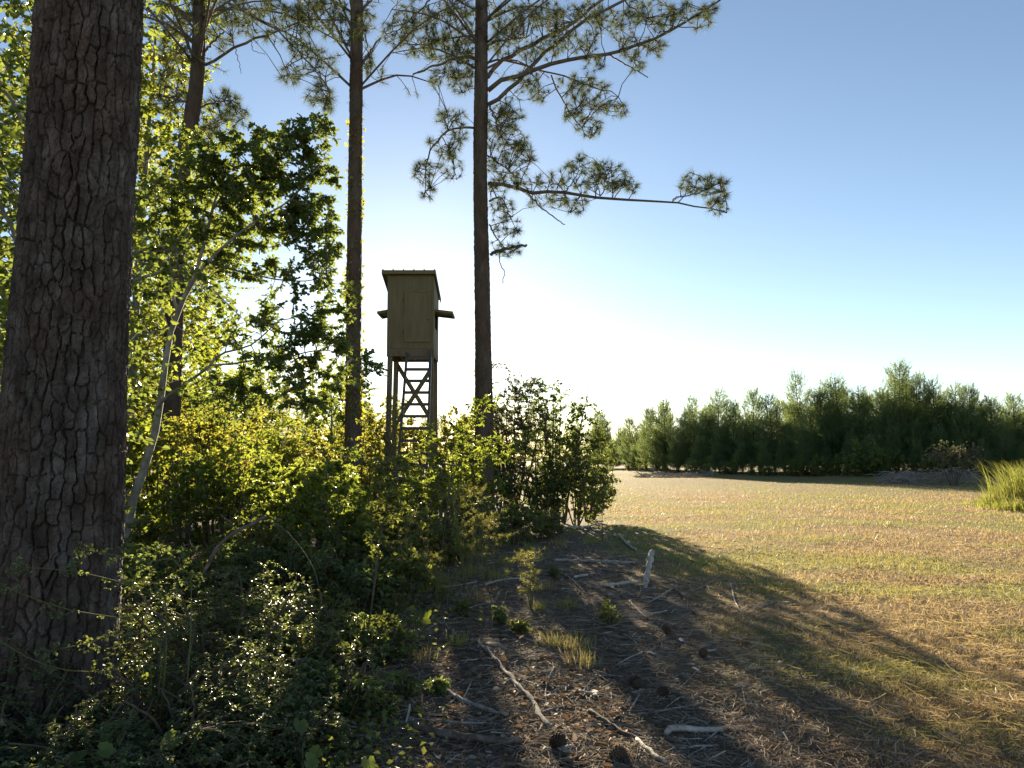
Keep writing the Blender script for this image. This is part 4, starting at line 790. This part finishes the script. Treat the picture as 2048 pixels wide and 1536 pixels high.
vine('sparse vine on the lower trunk of the open-limbed pine', 591, [(968, 1010, 20), (968, 900, 18), (967, 800, 17), (966, 720, 16)], 18.0, 420, .07, 'leaf_mix', [.9, .8, .5, .4, .2])
vine('dark vine wrapped round the front legs of the raised blind', 592, [(781, 1000, 7), (781, 920, 8), (782, 830, 8), (783, 790, 7)], YB + .05, 420, .07, 'leaf_dark', [.9, .9, .7, .3])

# ------------------------------------------------------------------ field edge: weeds, brush, tall grass
def weed_mesh(seed, h, tpl):
    rng = np.random.default_rng(seed); m, f = MB(), MB(); n = 7
    for k in range(n):
        a = rng.random() * 6.28; b = np.array([math.cos(a), math.sin(a), 0]) * .12 * rng.random(); e = b + np.array([math.cos(a) * .22 * rng.random(), math.sin(a) * .22 * rng.random(), h * (.6 + .4 * rng.random())])
        Q = tube1(m, [b - [0, 0, .05], (b + e) / 2, e], .008, .003, 8, 3)
        put_leaves(rng, f, Q[None], 70, .14, .24, 'dia', .8, .12, -.3, .9)
    return m.mesh('stem', M['stem_green']), f.mesh('leaves', M['weed'])
WM = [weed_mesh(700 + k, 1.0, 'dia') for k in range(3)]
rng = np.random.default_rng(9)
for k in range(46):
    px = 1240 + 760 * (k + rng.random()) / 46; Y = float(tline(px)) - 1.6 + 1.8 * rng.random(); h = .6 + 1.2 * rng.random() ** 1.5 + (.6 if 1620 < px < 1840 else 0)
    r = thing('tall_weed', 'tall leafy weed at the feet of the young pines', 'weed', gp(px, Y), 'weeds along the foot of the pine stand'); r.scale = (h * .9, h * .9, h); r.rotation_euler.z = rng.random() * 6.28; me = WM[k % 3]
    for nm, d in (('stem', me[0]), ('leaves', me[1])): link(nm, d, r)
def edge_shrub(seed):
    rng = np.random.default_rng(seed); m, f = MB(), MB(); nd = []
    for k in range(8):
        a = rng.random() * 6.28; e = np.array([math.cos(a) * .45, math.sin(a) * .45, .55 + .4 * rng.random()]); nd.append(tube1(m, [np.array([0, 0, -.05]), e * [.4, .4, .55], e], .012, .004, 8, 3)[2:])
    for P, lvl, L in connect(rng, np.concatenate(nd), np.concatenate([blob(rng, (0, 0, .45), (.62, .62, .48), 190)]), 4): put_leaves(rng, f, P, 9, .085, .6, 'dia', .9, .2); tubes(m, P, np.full(P.shape[:2], .004), 3)
    return m.mesh('stem', M['stem']), f.mesh('leaves', M['weed'])
EM = [edge_shrub(710 + k) for k in range(3)]
for k in range(26):
    px = 1225 + 860 * (k + rng.random()) / 26; Y = float(tline(px)) - 1.2 + 2.2 * rng.random(); h = .5 + 1.3 * rng.random() ** 1.6
    r = thing('field_edge_shrub', 'rounded green shrub filling the foot of the young pine stand', 'shrub', gp(px, Y), 'shrubs along the foot of the pine stand'); r.scale = (h * 1.15, h * 1.15, h); r.rotation_euler.z = rng.random() * 6.28
    for nm, d in (('stem', EM[k % 3][0]), ('leaves', EM[k % 3][1])): link(nm, d, r)
bush('dead_shrub', 'sprawling grey half-bare shrub on the bank before the young pines', 'shrub', 720, 1900, 43, 2.6, 3.4, 9, 260, 4, .10, .5, 'oval', 'leaf_purple', lo=.2, twr=.014)
def brush(label, seed, px0, px1, Y, h, n):
    rng = np.random.default_rng(seed); x0, x1 = gp(px0, Y)[0], gp(px1, Y)[0]; base = gp((px0 + px1) / 2, Y); m = MB()
    x = x0 + (x1 - x0) * rng.random(n); y = Y + rng.normal(0, .7, n); c = np.stack([x, y, gz(x, y) + h * rng.random(n) ** 1.4], 1)
    d = nrm(np.stack([rng.normal(0, 1, n), rng.normal(0, .5, n), rng.normal(0, .16, n)], 1)) * (.3 + .7 * rng.random((n, 1))); tt = np.linspace(-.5, .5, 4)[None, :, None]
    P = c[:, None] + d[:, None] * tt + rng.normal(0, .02, (n, 4, 3)); tubes(m, P, np.full((n, 4), .014) * (.5 + rng.random((n, 1))), 4)
    root = thing('brush_pile', label, 'brush pile', base); under(root, m.obj('dead_branches', M['stick_grey']))
brush('low heap of dead grey branches on the bank below the young pines', 730, 1760, 1940, 45.5, .65, 500)
brush('thin line of dead branches where the field meets the pine stand', 731, 1270, 1420, 61, .35, 300)
def grass_clump(label, seed, px, Y, h, w, n, group=None, mat='grass_green', bw=.012):
    rng = np.random.default_rng(seed); b = gp(px, Y); f = MB(); K = 5
    o = np.stack([rng.normal(0, w * .3, n), rng.normal(0, w * .3, n), np.zeros(n)], 1); s = b + o; s[:, 2] = gz(s[:, 0], s[:, 1]) - .02
    l = nrm(np.stack([o[:, 0] + rng.normal(0, w * .25, n), o[:, 1] + rng.normal(0, w * .25, n), np.zeros(n)], 1)); hh = h * (.45 + .55 * rng.random(n)); ln = hh * (.12 + .45 * rng.random(n)); t = np.linspace(0, 1, K)[None, :, None]
    P = s[:, None] + np.array([0, 0, 1]) * (hh[:, None, None] * (t - .22 * t ** 3)) + l[:, None] * (ln[:, None, None] * t ** 2.2)
    sd = nrm(np.cross(l, [0, 0, 1.]) + rng.normal(0, .5, (n, 3)) * [1, 1, .1]); wv = bw * np.array([.8, 1, .9, .6, .06])
    V = np.stack([P - sd[:, None] * wv[None, :, None] / 2, P + sd[:, None] * wv[None, :, None] / 2], 2)
    i, k = np.meshgrid(np.arange(n), np.arange(K - 1), indexing='ij'); q = i * 2 * K + k * 2
    f.add(V.reshape(-1, 3), np.stack([q, q + 1, q + 3, q + 2], -1).reshape(-1, 4))
    root = thing('grass_clump', label, 'grass', b, group); under(root, f.obj('blades', M[mat])); return root
for k, (px, Y, h, w, n) in enumerate([(2048, 24.5, 2.1, 1.2, 700), (2014, 25.3, 1.25, 1.1, 420), (2090, 23.5, 2.0, 1.2, 800), (1985, 25.0, .7, .8, 400), (2040, 23.3, .6, 1.0, 500), (1968, 25.6, .45, .9, 260), (2000, 23.8, .4, 1.0, 260)]):
    grass_clump('tall bright green grass clump growing at the rim of the mown field', 740 + k, px, Y, h, w, n, 'tall grass clumps at the rim of the field', bw=.016)
rng = np.random.default_rng(12)
GG = 'small tuft of dry yellowing grass on the pine straw'
for k, (px, py, h) in enumerate([(1130, 1215, .22), (1165, 1330, .2), (1150, 1300, .26), (1075, 1215, .18), (1100, 1290, .2), (850, 1320, .2), (1015, 1130, .3), (1060, 1105, .3), (990, 1160, .3), (940, 1150, .35), (1120, 1090, .3), (1180, 1085, .3), (1210, 1235, .16), (1090, 1180, .2), (920, 1290, .2), (840, 1250, .25), (690, 1190, .4), (760, 1150, .45), (830, 1160, .45), (900, 1120, .5), (960, 1110, .45), (1010, 1090, .4), (700, 1130, .5), (800, 1210, .35), (880, 1180, .4), (950, 1200, .3), (650, 1250, .35), (1070, 1070, .4), (1140, 1065, .35)]):
    q = gxy(px, py); grass_clump(GG, 760 + k, px, q[1], h, h * 1.1, 90, 'grass tufts on the pine straw', 'grass_field' if k % 3 else 'grass_green', .005)
GW = 'small green leafy seedling rooted in the pine straw'
for k, (px, py, h) in enumerate([(1215, 1255, .24), (1000, 1250, .2), (930, 1230, .2), (880, 1390, .14), (1040, 1265, .15), (820, 1400, .2), (760, 1330, .25), (700, 1420, .2), (880, 1200, .3), (1110, 1160, .2), (770, 1440, .16)]):
    q = gxy(px, py); bush('seedling', GW, 'seedling', 790 + k, px, q[1], h, h * .9, 4, 45, 6, .03, .5, 'oval', 'leaf_dark' if k % 2 else 'leaf_mix', 'seedlings in the pine straw', lo=.15, twr=.0016)

# ------------------------------------------------------------------ fallen sticks and logs
c8 = lambda pts: [(750 + x * .3662, 1000 + y * .3662) for x, y in pts]
c7 = lambda pts: [(x * .414, 900 + y * .414) for x, y in pts]
def stick(label, pts, wpx, mat, seed, name='fallen_stick', group=None, lift=None, taper=.7, twigs=0, knob=0):
    rng = np.random.default_rng(seed); P = []
    for k, (a, b) in enumerate(pts):
        g = gxy(a, b); r = wpx / 2 * g[1] / F; z = float(gz(g[0], g[1])) + r * .95 + .004
        if lift and lift[k]:
            g = at(a, b, lift[k][0]); z = g[2]
        P.append([g[0], g[1], z])
    r0 = wpx / 2 * P[0][1] / F; L = sum(np.linalg.norm(np.subtract(P[k + 1], P[k])) for k in range(len(P) - 1)); n = int(np.clip(L / .045, 8, 40)); m = MB()
    Q = smoothpath(P, n); Q[1:-1] += rng.normal(0, r0 * .22, (n - 2, 3)); R = np.linspace(r0, r0 * taper, n) * (1 + rng.normal(0, .13, n)); R[0] *= .8; R[-1] *= .75
    tubes(m, Q[None], R[None], 8, cap=True)
    for k in range(twigs):
        i = rng.integers(n // 4, n - 1); d = nrm(rng.normal(size=3) * [1, 1, .2] + [0, 0, .12]) * (.08 + .2 * rng.random()); e = Q[i] + d; e[2] = max(e[2], float(gz(e[0], e[1])) + .004)
        tube1(m, [Q[i], (Q[i] + e) / 2 + rng.normal(0, .01, 3), e], R[i] * .4, R[i] * .2, 5, 5)
    return tag(m.obj(name, M[mat]), label, 'stick' if name == 'fallen_stick' else 'log', group)
big = [('bleached white log propped up at the edge of the sunlit field', [(1475, 480), (1495, 365), (1515, 275)], 9, 'stick_pale', [(9.7, 0), (10.1, 0), (10.5, 0)], 1.5, 'fallen_log', 1),
 ('long straight grey stick reaching to the bleached log', [(980, 340), (1100, 342), (1250, 346), (1420, 350)], 5.5, 'stick_grey', None, .9, 'fallen_stick', 2),
 ('thin grey stick lying behind the long straight stick', [(1090, 332), (1250, 322), (1390, 308)], 3.2, 'stick_grey', None, .6, 'fallen_stick', 2),
 ('dark crooked stick left of the bleached log', [(1240, 395), (1330, 402), (1420, 412)], 4.0, 'stick_brown', None, .7, 'fallen_stick', 1),
 ('pale split log piece lying at the foot of the bleached log', [(1250, 482), (1350, 470), (1460, 465)], 7, 'stick_pale', None, .7, 'fallen_log', 0),
 ('short white stub of wood among the far sticks', [(1090, 436), (1160, 420)], 6, 'stick_pale', None, .8, 'fallen_stick', 0),
 ('grey stick running out of the undergrowth by the small feathery weed', [(600, 478), (720, 452), (850, 440)], 5, 'stick_grey', None, .6, 'fallen_stick', 1),
 ('long mossy grey log snaking down toward the biggest pinecone', [(545, 775), (620, 850), (700, 930), (790, 1030), (860, 1100), (900, 1180), (950, 1250)], 7.5, 'stick_grey', None, 1.1, 'fallen_log', 2),
 ('thin dark branch lying across the mossy log', [(320, 985), (450, 1000), (620, 1012), (790, 995), (930, 945)], 4, 'stick_brown', None, .5, 'fallen_stick', 3),
 ('grey log half sunk in straw beside the mossy log', [(320, 985), (420, 1070), (560, 1140), (720, 1190)], 10, 'stick_grey', None, .7, 'fallen_log', 1),
 ('thickest fallen log, brown and weathered, lying left of the biggest pinecone', [(200, 1250), (300, 1282), (470, 1312), (640, 1332), (800, 1338)], 17, 'stick_brown', None, .85, 'fallen_log', 2),
 ('pale barkless stick poking upright out of the litter', [(145, 1395), (168, 1230), (190, 1115)], 6, 'stick_pale', [(4.6, 0), (4.75, 0), (4.85, 0)], .8, 'fallen_stick', 2),
 ('dark forked log pointing toward the smooth pale log', [(1165, 1160), (1300, 1240), (1400, 1290), (1560, 1335)], 10, 'stick_brown', None, .6, 'fallen_log', 2),
 ('pale stick under the dark forked log', [(1430, 1310), (1500, 1390), (1590, 1470)], 9, 'stick_pale', None, 1.0, 'fallen_stick', 0),
 ('smooth pale log half buried in the dry grass', [(1590, 1305), (1640, 1288), (1750, 1290), (1900, 1286)], 14, 'stick_pale', None, .8, 'fallen_log', 0),
 ('short pale stick beside the smooth pale log', [(1660, 1372), (1880, 1366)], 5.5, 'stick_pale', None, .7, 'fallen_stick', 0),
 ('thin grey stick slanting above the smooth pale log', [(1440, 1182), (1560, 1160), (1790, 1118)], 5.5, 'stick_grey', None, .6, 'fallen_stick', 1),
 ('peeling pale stick uphill of the dark forked log', [(1110, 1045), (1200, 1070), (1310, 1082)], 6, 'stick_pale', None, .6, 'fallen_stick', 0),
 ('dark brown root-like stick by the yellow grass tufts', [(1180, 935), (1260, 990), (1330, 1025)], 5, 'stick_brown', None, .5, 'fallen_stick', 1),
 ('dark log end running out of the small-leaved shrubs', [(-160, 1190), (0, 1215), (100, 1232), (200, 1262)], 11, 'stick_brown', None, .8, 'fallen_log', 0),
 ('grey stick lying behind the thickest log', [(280, 1215), (450, 1222), (640, 1228)], 6.5, 'stick_grey', None, .7, 'fallen_stick', 1),
 ('bleached branch at the sunlit field edge beyond the bleached log', [(1330, 200), (1380, 245), (1425, 275)], 5, 'stick_pale', None, .8, 'fallen_stick', 0),
 ('pale crooked branch lying under the thicket beside the field', [(1000, 158), (1130, 156), (1230, 130)], 4, 'stick_pale', None, .7, 'fallen_stick', 1)]
for k, (lb, pts, w, mt, lf, tp, nm, tw) in enumerate(big): stick(lb, c8(pts), w, mt, 820 + k, nm, None, lf, tp, tw)
stick('broken dark branch arching up out of the undergrowth', c7([(980, 600), (1060, 455), (1180, 372), (1290, 322)]), 7, 'stick_brown', 850, 'fallen_stick', None, [(6.0, 0), (6.1, 0), (6.2, 0), (6.3, 0)], 1.1, 3)
stick('thin drooping dead branch hanging from the broken dark branch', c7([(1280, 343), (1375, 385), (1500, 545), (1550, 720), (1530, 850)]), 2.4, 'stick_brown', 851, 'fallen_stick', None, [(6.3, 0), (6.3, 0), (6.2, 0), (6.1, 0), (6.0, 0)], .6)
stick('dark log lying under the leaves behind the small-leaved shrubs', c7([(900, 765), (1100, 770), (1310, 775)]), 10, 'stick_brown', 852, 'fallen_log')
rng = np.random.default_rng(21)
for k in range(120):
    px = 640 + 900 * rng.random(); py = 1150 + 390 * rng.random() ** .8; a = rng.random() * 3.14; l = 20 + 45 * rng.random()
    if px > 1480 and rng.random() < .6: continue
    d = (math.cos(a) * l, math.sin(a) * l * .5)
    stick('short thin twig scattered on the pine straw', [(px - d[0], py - d[1]), (px + rng.normal(0, 5), py + rng.normal(0, 2)), (px + d[0], py + d[1])], 1.8 + 2.2 * rng.random(), ['stick_grey', 'stick_brown', 'stick_grey', 'stick_pale'][k % 4] if k % 9 else 'stick_pale', 860 + k, 'fallen_stick', 'twigs on the pine straw', None, .5, k % 2)
# curled pale bark chips
m = MB(); n = 5
for (px, py, s) in [(1363, 1280, .07), (1420, 1300, .06), (1394, 1342, .07), (1303, 1304, .06), (1355, 1360, .05), (1300, 1178, .09), (1190, 1390, .09), (1130, 1500, .06), (1480, 1372, .05), (1250, 1168, .07), (1560, 1325, .05)]:
    q = gxy(px, py); rng = np.random.default_rng(px); m = MB(); a = rng.random() * 3.14; d = np.array([math.cos(a), math.sin(a), 0]); e = np.array([-d[1], d[0], 0]); V = []
    for i in range(5):
        for j in range(4):
            th = (j / 3 - .5) * 1.7; V.append(q + d * (i / 4 - .5) * s * 1.6 + e * math.sin(th) * s * .33 + np.array([0, 0, float(gz(q[0], q[1])) + .004 + s * .3 * (math.cos(th) - .6)]) + rng.normal(0, s * .03, 3))
    m.add(V, np.array([[i * 4 + j, i * 4 + j + 1, i * 4 + j + 5, i * 4 + j + 4] for i in range(4) for j in range(3)]), True)
    o = m.obj('bark_chip', M['stick_pale']); tag(o, 'pale curled chip of bark on the pine straw', 'bark', 'bark chips on the pine straw'); md = o.modifiers.new('thick', 'SOLIDIFY'); md.thickness = .004
# pinecones
def cone_mesh():
    m = MB(); rng = np.random.default_rng(4); n = 95
    for i in range(n):
        f = (i + .5) / n; th = i * 2.39996; z = f; r = .36 * math.sin(math.pi * min(1, f * .92 + .06)) ** .8
        c = np.array([math.cos(th) * r * .55, math.sin(th) * r * .55, z]); o = nrm(np.array([math.cos(th), math.sin(th), .35 + .7 * f])); s = np.cross(o, [0, 0, 1.]); s = nrm(s); u = np.cross(s, o); w = .085 * (1.1 - .4 * f); L = r * .75 + .08
        m.add([c - s * w * .4, c + s * w * .4, c + o * L * .8 + s * w, c + o * L * .8 - s * w, c + o * L + u * .03, c + o * L * .8 - u * .05], np.array([[0, 1, 2], [0, 2, 3], [3, 2, 4], [2, 5, 4], [5, 3, 4], [1, 5, 2], [0, 3, 5]]))
    tubes(m, [[[0, 0, .02], [0, 0, .3], [0, 0, .7], [0, 0, .97]]], [[.1, .2, .16, .04]], 8)
    return m.mesh('pinecone', M['cone'])
CM = cone_mesh()
for k, (px, py, s, lb) in enumerate([(965, 1345, .10, 'biggest open dark pinecone lying at the lower end of the mossy log'), (1290, 1440, .095, None), (1475, 1040, .085, None), (1590, 1078, .085, None), (1390, 1008, .08, None), (1790, 850, .085, None), (1620, 735, .085, None)]):
    a, b = c8([(px, py)])[0]; q = gxy(a, b); o = link('pinecone', CM); o.scale = (s, s, s); o.rotation_euler = (1.35 + .2 * math.sin(k), 0, k * 1.7 + .6); o.location = (q[0], q[1], float(gz(q[0], q[1])) + s * .3)
    tag(o, lb or 'open brown pinecone resting on the pine straw', 'pinecone', None if lb else 'pinecones on the straw')

# ------------------------------------------------------------------ uncountable ground cover
rng = np.random.default_rng(31)
def wedge(n, p0, p1, y0, y1, pw=1.0):
    """random spots seen between two picture columns and two distances"""
    u = rng.random(n); Y = 1 / (1 / y1 + (1 / y0 - 1 / y1) * u ** pw); px = p0 + (p1 - p0) * rng.random(n); return (px - CX) / F * Y, Y
# pine straw
x, y = wedge(70000, -100, 2150, 3.3, 17, .85); fld = sstep(1.2, 3.2, x + 1.2 * (vnoise(x * .9, y * .9, seed=50) - .5)); k = rng.random(len(x)) > fld * .72; x, y = x[k], y[k]; n = len(x)
a = rng.random(n) * 6.283; L = .10 + .13 * rng.random(n); z = gz(x, y) + .002 + .018 * rng.random(n) ** 2
P = np.stack([x, y, z], 1); d = np.stack([np.cos(a), np.sin(a), rng.normal(0, .12, n)], 1); bend = np.stack([-np.sin(a), np.cos(a), np.zeros(n)], 1) * (rng.normal(0, .18, n) * L)[:, None]
wd = (.0008 + .00034 * y)[:, None]; sd = np.stack([-np.sin(a), np.cos(a), rng.normal(0, .6, n)], 1) * wd
V = np.stack([P - d * L[:, None] / 2 - sd, P - d * L[:, None] / 2 + sd, P + bend - sd, P + bend + sd, P + d * L[:, None] / 2], 1); q = np.arange(n)[:, None] * 5
m = MB(); m.add(V.reshape(-1, 3), np.concatenate([q + np.array([[0, 1, 3]]), q + np.array([[0, 3, 2]]), q + np.array([[2, 3, 4]])])); tag(m.obj('pine_straw', M['straw']), 'loose brown pine needles covering the forest floor', 'pine straw', kind='stuff')
# dead leaves
x, y = wedge(5000, -100, 1250, 3.4, 16); n = len(x); m = MB()
leaves(m, np.stack([x, y, gz(x, y) + .006 + .02 * rng.random(n)], 1), rng.normal(0, 1, (n, 3)) * [1, 1, .2], np.array([0, 0, 1]) + rng.normal(0, .35, (n, 3)), .03 + .04 * rng.random(n), .6, 'oval'); tag(m.obj('leaf_litter', M['deadleaf']), 'fallen dry leaves among the pine needles', 'leaf litter', kind='stuff')
# creeping ground cover under the trees
x, y = wedge(42000, -120, 1180, 3.5, 17); den = sstep(.38, .62, vnoise(x * 1.1, y * 1.1, seed=60)) * (1 - sstep(-1.7, -.5, x - .05 * y)) + .25 * sstep(9, 12, y) * (1 - sstep(.5, 1.8, x)); k = rng.random(len(x)) < den + .03 * (x < -.6); x, y = x[k], y[k]; n = len(x); m = MB()
leaves(m, np.stack([x, y, gz(x, y) + .02 + .22 * rng.random(n) ** 1.6 * (.4 + .6 * sstep(4, 8, y))], 1), rng.normal(0, 1, (n, 3)) * [1, 1, .3], np.array([0, 0, 1]) + rng.normal(0, .5, (n, 3)), .022 + .03 * rng.random(n), .75, 'dia'); tag(m.obj('ground_cover', M['leaf_mix']), 'low creeping green leaves over the forest floor', 'ground cover', kind='stuff')
# mown grass of the field
m = MB()
def blades(n, p0, p1, y0, y1, h0, h1, w, lo, hi, pw=1.0, lean=1.0):
    x, y = wedge(n, p0, p1, y0, y1, pw); f = sstep(lo, hi, x + 1.6 * (vnoise(x * .9, y * .9, seed=50) - .5)); pt = tline(x / y * F + CX); k = (rng.random(n) < f * (1 - sstep(y1 * .45, y1, y)) * (sstep(y0, y0 * 2.2, y) if y0 > 5 else 1)) & (y < pt - .3); x, y = x[k], y[k]; n = len(x)
    a = rng.random(n) * 6.283; h = (h0 + (h1 - h0) * rng.random(n)) * (.6 + .8 * vnoise(x * .7, y * .7, seed=51)); P = np.stack([x, y, gz(x, y) - .003], 1)
    tip = P + np.stack([np.cos(a) * h * lean * rng.random(n), np.sin(a) * h * lean * rng.random(n), h * (.35 + .65 * rng.random(n))], 1); b = rng.random(n) * 6.283; s = np.stack([np.cos(b), np.sin(b), np.zeros(n)], 1) * w
    V = np.stack([P - s, P + s, tip], 1); m.add(V.reshape(-1, 3), np.arange(n * 3).reshape(-1, 3))
blades(150000, 1100, 2250, 3.6, 22, .02, .065, .0028, 1.5, 3.2, .9, 1.6)
blades(150000, 1080, 2250, 7, 60, .03, .08, .006, 1.6, 3.0, .9, 1.4)
blades(70000, 1060, 2250, 14, 200, .045, .10, .014, 1.5, 3.0, .8, 1.2)
tag(m.obj('mown_grass', M['grass_field']), 'short dry tan and green grass of the mown field', 'grass', kind='stuff')
# loose cut straw lying on the field
x, y = wedge(11000, 1280, 2250, 3.6, 22); f = sstep(1.8, 3.4, x) * sstep(.35, .6, vnoise(x * .6, y * .6, seed=70)); k = rng.random(len(x)) < f; x, y = x[k], y[k]; n = len(x); m = MB(); a = rng.normal(2.6, .7, n)
leaves(m, np.stack([x, y, gz(x, y) + .02 + .04 * rng.random(n)], 1), np.stack([np.cos(a), np.sin(a), rng.normal(0, .25, n)], 1), rng.normal(0, 1, (n, 3)), .06 + .11 * rng.random(n), .03, 'blade'); tag(m.obj('cut_straw', M['grass_field']), 'cut dry straw strewn over the mown field', 'straw', kind='stuff')
